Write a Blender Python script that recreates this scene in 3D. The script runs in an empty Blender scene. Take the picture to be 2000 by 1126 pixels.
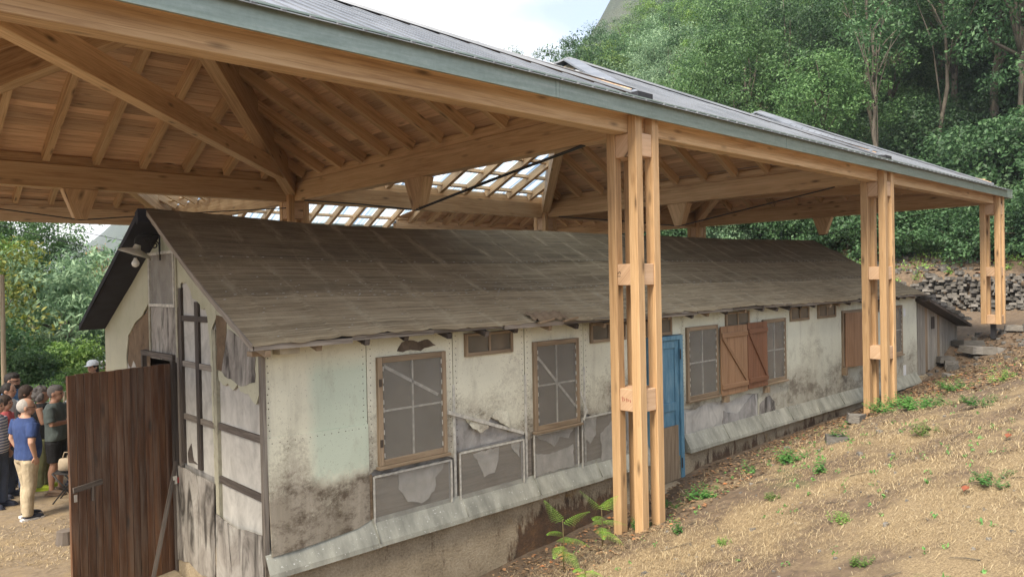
import bpy, bmesh, math, random
import numpy as np
from mathutils import Vector, Matrix, noise as mnoise
random.seed(7); np.random.seed(7)
SC = bpy.context.scene
COL = SC.collection
PI = math.pi

# ------------------------------------------------------------------ camera, sky, sun, exposure
cam_data = bpy.data.cameras.new('camera')
cam = bpy.data.objects.new('camera', cam_data); COL.objects.link(cam)
cam_data.sensor_width = 36.0
cam_data.lens = 26.08
cam_data.clip_start = 0.05; cam_data.clip_end = 6000
cam.matrix_world = Matrix(((0.73271815, 0.02157623, -0.6801901, 0),
                           (-0.68022803, -0.00666083, -0.7329703, 0),
                           (-0.02034537, 0.99974502, 0.00979625, 0),
                           (0, 0, 0, 1)))
SC.camera = cam

SUN_EL, SUN_AZ = 50.0, 256.0          # azimuth of the sun, degrees clockwise from +Y
world = bpy.data.worlds.new('World'); SC.world = world; world.use_nodes = True
wn = world.node_tree.nodes; wl = world.node_tree.links
wn.clear()
w_out = wn.new('ShaderNodeOutputWorld'); w_bg = wn.new('ShaderNodeBackground')
w_sky = wn.new('ShaderNodeTexSky'); w_sky.sky_type = 'NISHITA'; w_sky.sun_disc = False
w_sky.sun_elevation = math.radians(SUN_EL); w_sky.sun_rotation = math.radians(SUN_AZ)
w_sky.air_density = 1.0; w_sky.dust_density = 1.5
w_tc = wn.new('ShaderNodeTexCoord')
w_map = wn.new('ShaderNodeMapping'); w_map.inputs['Scale'].default_value = (1, 1, 2.2)
w_map.inputs['Location'].default_value = (0.32, 0.1, 0.0)
wl.new(w_tc.outputs['Generated'], w_map.inputs['Vector'])
w_n = wn.new('ShaderNodeTexNoise'); w_n.inputs['Scale'].default_value = 2.6
w_n.inputs['Detail'].default_value = 7; w_n.inputs['Roughness'].default_value = 0.52
wl.new(w_map.outputs['Vector'], w_n.inputs['Vector'])
w_r = wn.new('ShaderNodeValToRGB')
w_r.color_ramp.elements[0].position = 0.36; w_r.color_ramp.elements[0].color = (0.62, 0.62, 0.62, 1)
w_r.color_ramp.elements[1].position = 0.62; w_r.color_ramp.elements[1].color = (1, 1, 1, 1)
wl.new(w_n.outputs['Fac'], w_r.inputs['Fac'])
w_r2 = wn.new('ShaderNodeValToRGB')        # cloud brightness: grey-blue undersides to white tops
w_r2.color_ramp.elements[0].position = 0.42; w_r2.color_ramp.elements[0].color = (2.1, 2.42, 3.0, 1)
w_r2.color_ramp.elements[1].position = 0.66; w_r2.color_ramp.elements[1].color = (5.4, 5.3, 5.15, 1)
wl.new(w_n.outputs['Fac'], w_r2.inputs['Fac'])
w_mix = wn.new('ShaderNodeMix'); w_mix.data_type = 'RGBA'
wl.new(w_r.outputs['Color'], w_mix.inputs[0])
wl.new(w_sky.outputs['Color'], w_mix.inputs[6]); wl.new(w_r2.outputs['Color'], w_mix.inputs[7])
wl.new(w_mix.outputs[2], w_bg.inputs['Color'])
w_bg.inputs['Strength'].default_value = 0.1
wl.new(w_bg.outputs['Background'], w_out.inputs['Surface'])

sun_data = bpy.data.lights.new('sun', 'SUN'); sun = bpy.data.objects.new('sun', sun_data); COL.objects.link(sun)
sun_data.energy = 2.6; sun_data.angle = math.radians(25); sun_data.color = (1.0, 0.90, 0.74)
az, el = math.radians(SUN_AZ), math.radians(SUN_EL)
sdir = Vector((math.sin(az) * math.cos(el), math.cos(az) * math.cos(el), math.sin(el)))
sun.rotation_euler = sdir.to_track_quat('Z', 'Y').to_euler()

SC.view_settings.view_transform = 'Standard'
try: SC.view_settings.look = 'None'
except Exception: pass
SC.view_settings.exposure = 1.88
SC.view_settings.gamma = 1.0
SC.view_settings.use_curve_mapping = False
SC.render.engine = 'CYCLES'
SC.cycles.use_denoising = True
SC.cycles.max_bounces = 12; SC.cycles.diffuse_bounces = 8; SC.cycles.transparent_max_bounces = 16
SC.cycles.volume_bounces = 0
SC.cycles.sample_clamp_indirect = 8

# ------------------------------------------------------------------ material helpers
class Mat:
    def __init__(s, name, rough=0.7):
        s.m = bpy.data.materials.new(name); s.m.use_nodes = True
        s.t = s.m.node_tree; s.b = s.t.nodes['Principled BSDF']; s.b.inputs['Roughness'].default_value = rough
        s.out = s.t.nodes['Material Output']
    def n(s, typ, **kw):
        nd = s.t.nodes.new(typ)
        for k, v in kw.items():
            if k in nd.inputs: nd.inputs[k].default_value = v
            else: setattr(nd, k, v)
        return nd
    def l(s, a, b): s.t.links.new(a, b)
    def math(s, op, a, b=None, c=None, clamp=False):
        nd = s.t.nodes.new('ShaderNodeMath'); nd.operation = op; nd.use_clamp = clamp
        for i, v in enumerate((a, b, c)):
            if v is None: continue
            if isinstance(v, (int, float)): nd.inputs[i].default_value = v
            else: s.l(v, nd.inputs[i])
        return nd.outputs[0]
    def mix(s, fac, a, b, mode='MIX'):
        nd = s.t.nodes.new('ShaderNodeMix'); nd.data_type = 'RGBA'; nd.blend_type = mode
        for i, v in ((0, fac), (6, a), (7, b)):
            if isinstance(v, (int, float)): nd.inputs[i].default_value = v
            elif isinstance(v, tuple): nd.inputs[i].default_value = (*v, 1) if len(v) == 3 else v
            else: s.l(v, nd.inputs[i])
        return nd.outputs[2]
    def ramp(s, fac, stops):
        nd = s.t.nodes.new('ShaderNodeValToRGB'); cr = nd.color_ramp
        while len(cr.elements) < len(stops): cr.elements.new(0.5)
        for e, (p, c) in zip(cr.elements, stops):
            e.position = p; e.color = (*c, 1) if isinstance(c, tuple) else (c, c, c, 1)
        s.l(fac, nd.inputs[0]); return nd.outputs[0]
    def noise(s, vec, scale, detail=4, rough=0.55, dist=0.0):
        nd = s.n('ShaderNodeTexNoise', Scale=scale, Detail=detail, Roughness=rough, Distortion=dist)
        if vec is not None: s.l(vec, nd.inputs['Vector'])
        return nd.outputs['Fac']
    def pos(s): return s.n('ShaderNodeNewGeometry').outputs['Position']
    def obj(s): return s.n('ShaderNodeTexCoord').outputs['Object']
    def uv(s): return s.n('ShaderNodeTexCoord').outputs['UV']
    def rnd(s): return s.n('ShaderNodeObjectInfo').outputs['Random']
    def island(s): return s.n('ShaderNodeNewGeometry').outputs['Random Per Island']
    def scale(s, vec, sc, loc=(0, 0, 0)):
        nd = s.n('ShaderNodeMapping'); s.l(vec, nd.inputs['Vector'])
        nd.inputs['Scale'].default_value = sc; nd.inputs['Location'].default_value = loc
        return nd.outputs['Vector']
    def offs(s, vec, val, k=37.0):
        nd = s.n('ShaderNodeVectorMath', operation='ADD'); s.l(vec, nd.inputs[0])
        cx = s.n('ShaderNodeCombineXYZ'); m = s.math('MULTIPLY', val, k)
        s.l(m, cx.inputs[0]); s.l(m, cx.inputs[1]); s.l(m, cx.inputs[2]); s.l(cx.outputs[0], nd.inputs[1])
        return nd.outputs[0]
    def sep(s, vec):
        nd = s.n('ShaderNodeSeparateXYZ'); s.l(vec, nd.inputs[0]); return nd.outputs
    def base(s, c):
        if isinstance(c, tuple): s.b.inputs['Base Color'].default_value = (*c, 1)
        else: s.l(c, s.b.inputs['Base Color'])
    def bump(s, h, strength=0.3, dist=0.02):
        nd = s.n('ShaderNodeBump', Strength=strength, Distance=dist); s.l(h, nd.inputs['Height']); s.l(nd.outputs[0], s.b.inputs['Normal'])

def plain(name, col, rough=0.7, var=0.15, scale=12.0, metal=0.0, bump=0.0):
    m = Mat(name, rough); v = m.obj()
    f = m.noise(v, scale)
    lo = tuple(c * (1 - var) for c in col); hi = tuple(min(1, c * (1 + var)) for c in col)
    m.base(m.ramp(f, [(0.3, lo), (0.7, hi)])); m.b.inputs['Metallic'].default_value = metal
    if bump: m.bump(f, bump)
    return m.m

def wood(name, dark, mid, light, var=0.3, rough=0.62, knots=True, weather=0.0, lam=0.0):
    m = Mat(name, rough); r = m.rnd(); uv = m.offs(m.uv(), r)
    g = m.noise(m.scale(uv, (1.3, 26, 1)), 1.0, 5, 0.6, 1.2)
    g2 = m.noise(m.scale(uv, (0.5, 3.0, 1)), 1.0, 3)
    f = m.math('ADD', m.math('MULTIPLY', g, 0.62), m.math('MULTIPLY', g2, 0.38))
    c = m.ramp(f, [(0.35, dark), (0.5, mid), (0.66, light)])
    if lam:      # glued laminations: each lamella its own tone, a fine dark joint between them
        vv = m.math('DIVIDE', m.sep(uv)[1], lam); fl = m.math('FLOOR', vv)
        wn_ = m.n('ShaderNodeTexWhiteNoise'); wn_.noise_dimensions = '1D'; m.l(fl, wn_.inputs['W'])
        c = m.mix(1.0, c, m.ramp(wn_.outputs['Value'], [(0.0, (0.86, 0.83, 0.80)), (1.0, (1.0, 1.0, 1.0))]), 'MULTIPLY')
        jl = m.ramp(m.math('PINGPONG', vv, .5), [(0.0, .55), (0.035, 0.0)]); c = m.mix(jl, c, tuple(x * .5 for x in dark))
    # per-piece tone
    tone = m.math('ADD', m.math('MULTIPLY', r, var), 1 - var * 0.55)
    tc = m.n('ShaderNodeCombineColor'); [m.l(tone, tc.inputs[i]) for i in range(3)]
    c = m.mix(1.0, c, tc.outputs[0], 'MULTIPLY')
    if knots:
        vo = m.n('ShaderNodeTexVoronoi', Scale=1.0); vo.feature = 'F1'
        m.l(m.scale(uv, (2.1, 7.5, 1)), vo.inputs['Vector'])
        k = m.ramp(vo.outputs['Distance'], [(0.06, 1.0), (0.13, 0.55), (0.24, 0.0)])
        sel = m.ramp(vo.outputs['Color'], [(0.42, 0.0), (0.5, 1.0)])
        k = m.math('MULTIPLY', k, sel)
        c = m.mix(m.math('MULTIPLY', k, 0.9), c, tuple(x * 0.3 for x in dark))
    if weather:
        st = m.noise(m.scale(uv, (0.9, 9, 1)), 1.0, 6, 0.7)
        c = m.mix(m.ramp(st, [(0.45, 0.0), (0.68, weather)]), c, (0.3, 0.27, 0.23))
    m.base(c); m.bump(g, 0.12, 0.004)
    return m.m

W_BEAM = wood('spruce_beam', (0.42, 0.26, 0.135), (0.62, 0.43, 0.245), (0.73, 0.54, 0.335), 0.25, lam=.06)
W_POST = wood('spruce_post', (0.38, 0.225, 0.105), (0.56, 0.36, 0.185), (0.66, 0.45, 0.25), 0.2, lam=.055)
W_BLOCK = wood('spruce_block', (0.42, 0.26, 0.15), (0.55, 0.36, 0.22), (0.62, 0.43, 0.28), 0.2)
W_BOARD = wood('spruce_board', (0.42, 0.25, 0.15), (0.63, 0.425, 0.265), (0.75, 0.54, 0.365), 0.5)
W_OLD = wood('weathered_frame_wood', (0.16, 0.11, 0.065), (0.25, 0.18, 0.112), (0.36, 0.27, 0.18), 0.25, 0.75, False)
W_GREY = wood('grey_weathered_wood', (0.09, 0.075, 0.06), (0.20, 0.17, 0.14), (0.33, 0.29, 0.24), 0.4, 0.85, False)
W_DARK = wood('dark_old_wood', (0.028, 0.022, 0.018), (0.07, 0.055, 0.045), (0.15, 0.125, 0.105), 0.3, 0.85, False)
W_BROWN = wood('brown_varnished_plank', (0.055, 0.022, 0.010), (0.115, 0.05, 0.023), (0.21, 0.105, 0.052), 0.4, 0.5, True, 0.35)
W_SHUT = wood('shutter_wood', (0.18, 0.095, 0.045), (0.28, 0.155, 0.08), (0.36, 0.21, 0.115), 0.15, 0.7, False)
W_SHUTR = wood('red_brown_shutter_paint', (0.14, 0.06, 0.03), (0.19, 0.084, 0.043), (0.24, 0.11, 0.06), 0.1, 0.6, False)
W_SILVER = wood('silvery_board', (0.16, 0.145, 0.12), (0.29, 0.265, 0.225), (0.42, 0.39, 0.34), 0.45, 0.85, False)
W_POLE = wood('pole_wood', (0.25, 0.19, 0.12), (0.38, 0.3, 0.2), (0.48, 0.4, 0.28), 0.1, 0.85, False)

# ------------------------------------------------------------------ mesh helpers
ORIG = {}
def origin_of(p): return ORIG.get(p.name, Vector((0, 0, 0))) if p is not None else Vector((0, 0, 0))
def tag(o, label=None, cat=None, group=None, kind=None):
    if label: o['label'] = label
    if cat: o['category'] = cat
    if group: o['group'] = group
    if kind: o['kind'] = kind
    return o
def empty(name, loc=(0, 0, 0), rz=0.0, label=None, cat=None, group=None, parent=None):
    o = bpy.data.objects.new(name, None); COL.objects.link(o); o.empty_display_size = 0.2
    if parent is not None:
        o.parent = parent; ORIG[o.name] = origin_of(parent)
    else:
        o.location = loc; o.rotation_euler = (0, 0, rz); ORIG[o.name] = Vector(loc)
    return tag(o, label, cat, group)
def copy_tree(src, parent=None):
    c = src.copy(); COL.objects.link(c)
    if parent is not None: c.parent = parent
    for ch in list(src.children): copy_tree(ch, c)
    return c

class MB:
    def __init__(s): s.v = []; s.f = []; s.uv = []; s.mi = []; s.cur = 0; s.sm = []
    def face(s, idx, uvs=None, smooth=False):
        s.f.append(tuple(idx)); s.uv.append(uvs if uvs else [(0, 0)] * len(idx)); s.mi.append(s.cur); s.sm.append(smooth)
    def hexa(s, P, L, ws):
        # P: 8 points, 0-3 start ring, 4-7 end ring; uv along the length
        b = len(s.v); s.v += [tuple(p) for p in P]
        a = 0.0
        for k in range(4):
            k2 = (k + 1) % 4
            s.face((b + 4 + k, b + 4 + k2, b + k2, b + k), [(L, a), (L, a + ws[k]), (0, a + ws[k]), (0, a)])
            a += ws[k] + 0.37
        s.face((b, b + 1, b + 2, b + 3), [(0, a), (0.1, a), (0.1, a + ws[0]), (0, a + ws[0])])
        s.face((b + 7, b + 6, b + 5, b + 4), [(0, a), (0.1, a), (0.1, a + ws[0]), (0, a + ws[0])])
        return s
    def beam(s, a, b, w, h, up=(0, 0, 1), w2=None, h2=None, dz=0.0):
        # centre line a->b, width w sideways, height h along up
        a = Vector(a); b = Vector(b); d = b - a; L = d.length; d.normalize(); up = Vector(up)
        sd = d.cross(up)
        if sd.length < 1e-5: sd = d.cross(Vector((1, 0, 0)))
        sd.normalize(); u = sd.cross(d).normalized()
        w2 = w if w2 is None else w2; h2 = h if h2 is None else h2
        def ring(c, w, h): return [c - sd * w / 2 - u * h / 2, c + sd * w / 2 - u * h / 2, c + sd * w / 2 + u * h / 2, c - sd * w / 2 + u * h / 2]
        P = ring(a, w, h) + ring(b, w2, h2)
        return s.hexa(P, L, [w, h, w, h])
    def box(s, x0, x1, y0, y1, z0, z1):
        x0, x1 = sorted((x0, x1)); y0, y1 = sorted((y0, y1)); z0, z1 = sorted((z0, z1))
        dx, dy, dz = x1 - x0, y1 - y0, z1 - z0
        if dx >= dy and dx >= dz: return s.beam((x0, (y0 + y1) / 2, (z0 + z1) / 2), (x1, (y0 + y1) / 2, (z0 + z1) / 2), dy, dz)
        if dy >= dx and dy >= dz: return s.beam(((x0 + x1) / 2, y0, (z0 + z1) / 2), ((x0 + x1) / 2, y1, (z0 + z1) / 2), dx, dz)
        return s.beam(((x0 + x1) / 2, (y0 + y1) / 2, z0), ((x0 + x1) / 2, (y0 + y1) / 2, z1), dy, dx, (1, 0, 0))
    def prism(s, pts, off, U=None, V=None, front_only=False):
        # pts: planar polygon (3D), extruded by vector off; uv = dot with U, V
        pts = [Vector(p) for p in pts]; off = Vector(off); n = len(pts)
        U = Vector(U) if U is not None else (pts[1] - pts[0]).normalized()
        if V is None:
            V = off.normalized().cross(U)
        V = Vector(V)
        uvf = lambda p: (p.dot(U), p.dot(V))
        nrm = Vector((0, 0, 0))
        for i in range(n): nrm += pts[i].cross(pts[(i + 1) % n])
        if nrm.dot(off) > 0: pts = pts[::-1]
        b = len(s.v); s.v += [tuple(p) for p in pts] + [tuple(p + off) for p in pts]
        s.face(range(b, b + n), [uvf(p) for p in pts])
        if not front_only:
            s.face([b + n + i for i in range(n)][::-1], [uvf(p) for p in pts][::-1])
            for i in range(n):
                j = (i + 1) % n; l = (pts[j] - pts[i]).length; t = off.length
                q = uvf(pts[i]); q2 = uvf(pts[j])
                s.face((b + j, b + i, b + n + i, b + n + j), [q2, q, (q[0], q[1] + t), (q2[0], q2[1] + t)])
        return s
    def tube(s, pts, r, n=8, cap=True, smooth=True, sq=None):
        pts = [Vector(p) for p in pts]; rs = r if isinstance(r, (list, tuple)) else [r] * len(pts)
        b = len(s.v); prev = None; L = 0.0
        for i, p in enumerate(pts):
            d = (pts[min(i + 1, len(pts) - 1)] - pts[max(i - 1, 0)]).normalized()
            if prev is None:
                ref = Vector((0, 0, 1)) if abs(d.z) < 0.9 else Vector((1, 0, 0))
                sd = d.cross(ref).normalized()
            else:
                sd = (prev - d * prev.dot(d)).normalized()
            prev = sd; u = d.cross(sd)
            for k in range(n):
                a = 2 * PI * k / n
                s.v.append(tuple(p + sd * math.cos(a) * rs[i] + u * math.sin(a) * rs[i] * (sq or 1)))
        for i in range(len(pts) - 1):
            l2 = L + (pts[i + 1] - pts[i]).length
            for k in range(n):
                k2 = (k + 1) % n
                s.face((b + i * n + k, b + i * n + k2, b + (i + 1) * n + k2, b + (i + 1) * n + k),
                       [(L, k / n * .3), (L, (k + 1) / n * .3), (l2, (k + 1) / n * .3), (l2, k / n * .3)], smooth)
            L = l2
        if cap:
            s.face([b + k for k in range(n)][::-1]); e = b + (len(pts) - 1) * n
            s.face([e + k for k in range(n)])
        return s
    def lathe(s, prof, c=(0, 0, 0), n=20, smooth=True, axis=None):
        # prof: (r, z) list; axis matrix optional
        b = len(s.v); c = Vector(c)
        for r, z in prof:
            for k in range(n):
                a = 2 * PI * k / n; p = Vector((r * math.cos(a), r * math.sin(a), z))
                if axis is not None: p = axis @ p
                s.v.append(tuple(c + p))
        for i in range(len(prof) - 1):
            for k in range(n):
                k2 = (k + 1) % n
                s.face((b + i * n + k, b + i * n + k2, b + (i + 1) * n + k2, b + (i + 1) * n + k), None, smooth)
        return s
    def ellipsoid(s, c, r, rot=None, nu=12, nv=8):
        prof = []
        b = len(s.v); c = Vector(c)
        for i in range(nv + 1):
            t = PI * i / nv; z = -math.cos(t); q = max(1e-3, math.sin(t))
            for k in range(nu):
                a = 2 * PI * k / nu; p = Vector((r[0] * q * math.cos(a), r[1] * q * math.sin(a), r[2] * z))
                if rot is not None: p = rot @ p
                s.v.append(tuple(c + p))
        for i in range(nv):
            for k in range(nu):
                k2 = (k + 1) % nu
                s.face((b + i * nu + k, b + i * nu + k2, b + (i + 1) * nu + k2, b + (i + 1) * nu + k), None, True)
        s.face([b + k for k in range(nu)][::-1]); s.face([b + nv * nu + k for k in range(nu)])
        return s
    def grid(s, fn, nu, nv, smooth=True):
        b = len(s.v)
        for i in range(nu + 1):
            for j in range(nv + 1): s.v.append(tuple(fn(i / nu, j / nv)))
        for i in range(nu):
            for j in range(nv):
                a = b + i * (nv + 1) + j
                s.face((a, a + nv + 1, a + nv + 2, a + 1), [(i / nu, j / nv), ((i + 1) / nu, j / nv), ((i + 1) / nu, (j + 1) / nv), (i / nu, (j + 1) / nv)], smooth)
        return s
    def build(s, name, mats, parent=None, local=False, bevel=0.0, kind=None, label=None):
        me = bpy.data.meshes.new(name)
        org = Vector((0, 0, 0)) if local else origin_of(parent)
        me.from_pydata([(p[0] - org.x, p[1] - org.y, p[2] - org.z) for p in s.v], [], s.f)
        uvl = me.uv_layers.new(name='uv')
        flat = [c for fu in s.uv for u in fu for c in u]
        if len(flat) == 2 * len(me.loops): uvl.data.foreach_set('uv', flat)
        if not isinstance(mats, (list, tuple)): mats = [mats]
        for m in mats: me.materials.append(m)
        me.polygons.foreach_set('material_index', s.mi); me.polygons.foreach_set('use_smooth', s.sm)
        me.update()
        o = bpy.data.objects.new(name, me); COL.objects.link(o)
        if parent is not None: o.parent = parent
        ORIG[o.name] = org
        if bevel:
            bv = o.modifiers.new('bevel', 'BEVEL'); bv.width = bevel; bv.segments = 1; bv.limit_method = 'ANGLE'
        if kind: o['kind'] = kind
        if label: o['label'] = label
        return o

def np_mesh(name, V, F, mats, parent=None, kind=None, smooth=False, mi=None):
    # V: (n,3) array, F: (m,k) index array
    me = bpy.data.meshes.new(name); n, m, k = len(V), len(F), F.shape[1]
    org = np.array(origin_of(parent))
    me.vertices.add(n); me.vertices.foreach_set('co', (V - org).astype(np.float32).ravel())
    me.loops.add(m * k); me.loops.foreach_set('vertex_index', F.astype(np.int32).ravel())
    me.polygons.add(m); me.polygons.foreach_set('loop_start', np.arange(0, m * k, k, dtype=np.int32))
    me.polygons.foreach_set('loop_total', np.full(m, k, dtype=np.int32))
    if mi is not None: me.polygons.foreach_set('material_index', mi.astype(np.int32))
    me.polygons.foreach_set('use_smooth', np.full(m, smooth))
    for x in (mats if isinstance(mats, (list, tuple)) else [mats]): me.materials.append(x)
    me.update(calc_edges=True)
    o = bpy.data.objects.new(name, me); COL.objects.link(o)
    if parent is not None: o.parent = parent
    ORIG[o.name] = Vector(org)
    if kind: o['kind'] = kind
    return o

def clip(poly, a, b, c):
    # keep a*u + b*v <= c
    out = []
    for i in range(len(poly)):
        p, q = poly[i], poly[(i + 1) % len(poly)]
        dp = a * p[0] + b * p[1] - c; dq = a * q[0] + b * q[1] - c
        if dp <= 0: out.append(p)
        if dp * dq < 0:
            t = dp / (dp - dq); out.append((p[0] + (q[0] - p[0]) * t, p[1] + (q[1] - p[1]) * t))
    # drop near-duplicate points
    res = []
    for p in out:
        if not res or (abs(p[0] - res[-1][0]) + abs(p[1] - res[-1][1])) > 1e-5: res.append(p)
    if len(res) > 1 and (abs(res[0][0] - res[-1][0]) + abs(res[0][1] - res[-1][1])) < 1e-5: res.pop()
    return res
def area(p):
    return abs(sum(p[i][0] * p[(i + 1) % len(p)][1] - p[(i + 1) % len(p)][0] * p[i][1] for i in range(len(p)))) / 2 if len(p) > 2 else 0
# ================================================================== ground
BX = [-60, -5, 2.0, 2.7, 5, 7, 8.5, 9.7, 12, 14.6, 17.7, 19, 20.3, 22, 25, 27, 200]
BZ = [-3.4, -3.25, -3.12, -3.1, -3.08, -2.92, -2.78, -2.68, -2.63, -2.6, -2.42, -2.2, -1.72, -1.5, -1.3, -1.2, -1.2]
def smooth01(t): t = np.clip(t, 0, 1); return t * t * (3 - 2 * t)
def fbm(x, y, sc, seed=0.0, oct=3):
    r = 0; a = 1.0; tot = 0
    for o in range(oct):
        r = r + a * (np.sin(x * sc * 1.7 + seed + 1.3 * np.sin(y * sc * 1.1 + seed * 2)) * np.cos(y * sc * 1.9 - seed * 1.7 + 1.1 * np.sin(x * sc * .9)))
        tot += a; a *= .5; sc *= 2.13; seed += 2.7
    return r / tot
def ground_z(x, y):
    x = np.asarray(x, float); y = np.asarray(y, float)
    b = np.interp(x, BX, BZ)
    k = np.interp(x, [-5, 0, 6, 14, 18, 20, 25, 40], [.18, .24, .27, .37, .33, .3, .12, .1])
    up = np.clip(5.85 - y, 0, 7.5)
    z = b + k * up
    # behind the wall line the front bank stops; the yard beyond the hut is level
    far = smooth01((y - 6.2) / 1.5); yard = -3.12 - .012 * np.clip(y - 12, 0, 200) + .62 * smooth01((y - 17) / 3) - 1.45 * smooth01((y - 22.3) / 3.5)
    t = far * (1 - smooth01((x - 17.5) / 4.0))
    z = z * (1 - t) + yard * t
    # terrace behind the dry stone wall, then the wooded hillside
    foot = 26.4 + .12 * (y - 7)
    s = x - foot
    hill = np.where(s > 0, .95 * smooth01(s / .5) + .30 * np.clip(s, 0, 4) + .60 * np.clip(s - 4, 0, 70) + .3 * np.clip(s - 74, 0, 400), 0)
    fade = smooth01((y + 60) / 30) * (1 - smooth01((y - 40) / 70) * .85)
    z = z + hill * fade
    z = z + .03 * fbm(x, y, 1.3, .4) + .012 * fbm(x, y, 5.0, 1.9) + np.where(s > 3, .5, 0.0) * fbm(x, y, .23, 3.3)
    return z
def gz(x, y): return float(ground_z(x, y))

def axis(parts):
    a = []
    for lo, hi, st in parts: a.append(np.arange(lo, hi, st))
    return np.concatenate(a)
gx = axis([(-600, -60, 60), (-60, -10, 5), (-10, 1.5, .8), (1.5, 22, .11), (22, 40, .4), (40, 120, 3), (120, 690, 58)])
gy = axis([(-600, -60, 60), (-60, -8, 4), (-8, -1, .5), (-1, 6.6, .11), (6.6, 26, .5), (26, 90, 2.5), (90, 1060, 60)])
X, Y = np.meshgrid(gx, gy, indexing='ij'); Z = ground_z(X, Y)
V = np.stack([X, Y, Z], -1).reshape(-1, 3)
nx, ny = len(gx), len(gy)
I = np.arange(nx * ny).reshape(nx, ny)
F = np.stack([I[:-1, :-1], I[1:, :-1], I[1:, 1:], I[:-1, 1:]], -1).reshape(-1, 4)

def ground_mat():
    m = Mat('dry_grass_ground', 0.95); p = m.pos(); xyz = m.sep(p)
    straw = m.noise(m.scale(p, (9, 14, 9)), 6.0, 6, 0.75, 0.6)
    straw_c = m.ramp(straw, [(0.34, (0.111, 0.077, 0.043)), (0.5, (0.244, 0.179, 0.100)), (0.66, (0.392, 0.302, 0.175))])
    soil_n = m.noise(p, 9, 6, .7)
    soil_c = m.ramp(soil_n, [(0.3, (0.055, 0.038, 0.026)), (0.55, (0.13, 0.09, 0.06)), (0.75, (0.24, 0.175, 0.115))])
    patch = m.noise(p, .9, 5, .65)
    near_wall = m.math('SUBTRACT', 1.0, m.math('MULTIPLY', m.math('SUBTRACT', 5.9, xyz[1]), 0.8), clamp=True)   # litter and soil at the foot of the wall
    rightside = m.math('MULTIPLY', m.math('SUBTRACT', xyz[0], 10.5), .16, clamp=True)
    f = m.math('ADD', m.math('MULTIPLY', patch, 1.2), m.math('ADD', m.math('MULTIPLY', near_wall, .30), m.math('MULTIPLY', rightside, .34)))
    c = m.mix(m.ramp(f, [(0.50, 0.0), (0.66, 0.92)]), straw_c, soil_c)
    gn = m.noise(m.scale(p, (1, 1, 1), (13, 4, 2)), .8, 6, .7)
    gc = m.ramp(m.noise(p, 40, 3), [(0.3, (0.05, 0.085, 0.02)), (0.7, (0.13, 0.18, 0.05))])
    c = m.mix(m.ramp(gn, [(0.62, 0.0), (0.74, .55)]), c, gc)
    # trodden earth in the yard behind the gable
    yard = m.math('MULTIPLY', m.math('LESS_THAN', xyz[2], -2.93), m.math('GREATER_THAN', xyz[1], 6.3))
    yc = m.mix(m.ramp(m.noise(p, 1.6, 6, .7), [(0.45, 0.0), (0.62, .8)]), m.ramp(m.noise(p, 14, 6, .75), [(0.3, (0.12, 0.09, 0.06)), (0.7, (0.27, 0.21, 0.145))]), straw_c)
    c = m.mix(yard, c, yc)
    # woodland floor on the hill
    hillf = m.math('MULTIPLY', m.math('SUBTRACT', xyz[0], 29.0), .4, clamp=True)
    hc = m.ramp(m.noise(p, 2.2, 6, .7), [(0.3, (0.03, 0.035, 0.016)), (0.55, (0.085, 0.07, 0.04)), (0.75, (0.16, 0.12, 0.075))])
    c = m.mix(hillf, c, hc)
    m.base(c); m.bump(m.math('ADD', straw, m.math('MULTIPLY', soil_n, .6)), .5, .03)
    return m.m
GROUND = ground_mat()
np_mesh('ground', V, F, GROUND, kind='structure', smooth=True)

# mown straw and dead grass lying on the bank
STRAW = Mat('straw', 0.9)
STRAW.base(STRAW.ramp(STRAW.island(), [(0.0, (0.126, 0.084, 0.041)), (0.3, (0.266, 0.193, 0.103)), (0.75, (0.400, 0.313, 0.182)), (1.0, (0.503, 0.419, 0.275))])); STRAW = STRAW.m
def blades(n, xr, yr, lmin, lmax, wid, lift, mask, seed, stand=0.0):
    rg = np.random.default_rng(seed)
    x = rg.uniform(*xr, n); y = rg.uniform(*yr, n)
    d = np.hypot(x, y); keep = rg.random(n) < np.clip((3.4 / np.maximum(d, 1)) ** 1.5, .05, 1)
    keep &= mask(x, y, rg)
    x, y = x[keep], y[keep]; n = len(x)
    a = rg.uniform(0, 2 * PI, n); L = rg.uniform(lmin, lmax, n); d = np.hypot(x, y)
    w = wid * np.maximum(1, d / 5.5) * rg.uniform(.6, 1.3, n)
    z0 = ground_z(x, y) + rg.uniform(.002, .02, n)
    dx, dy = np.cos(a) * L / 2, np.sin(a) * L / 2
    up = rg.uniform(-.1, lift, n) * L + stand * L
    za = ground_z(x - dx, y - dy) + .006; zb = ground_z(x + dx, y + dy) + .006 + np.maximum(up, 0)
    sx, sy = -np.sin(a) * w / 2, np.cos(a) * w / 2
    P = np.stack([np.stack([x - dx - sx, y - dy - sy, za], -1), np.stack([x - dx + sx, y - dy + sy, za], -1),
                  np.stack([x + .1 * dx + sx, y + .1 * dy + sy, np.maximum(z0, (za + zb) / 2) + .012], -1), np.stack([x + dx, y + dy, zb], -1),
                  np.stack([x + .1 * dx - sx, y + .1 * dy - sy, np.maximum(z0, (za + zb) / 2) + .012], -1)], 1)
    V = P.reshape(-1, 3); b = np.arange(n)[:, None] * 5
    F = np.concatenate([b + np.array([[0, 1, 2, 4]]), ], 0)
    F2 = b + np.array([[4, 2, 3, 3]])
    return V, np.concatenate([b + np.array([[0, 1, 2]]), b + np.array([[0, 2, 4]]), b + np.array([[4, 2, 3]])], 0)
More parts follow.
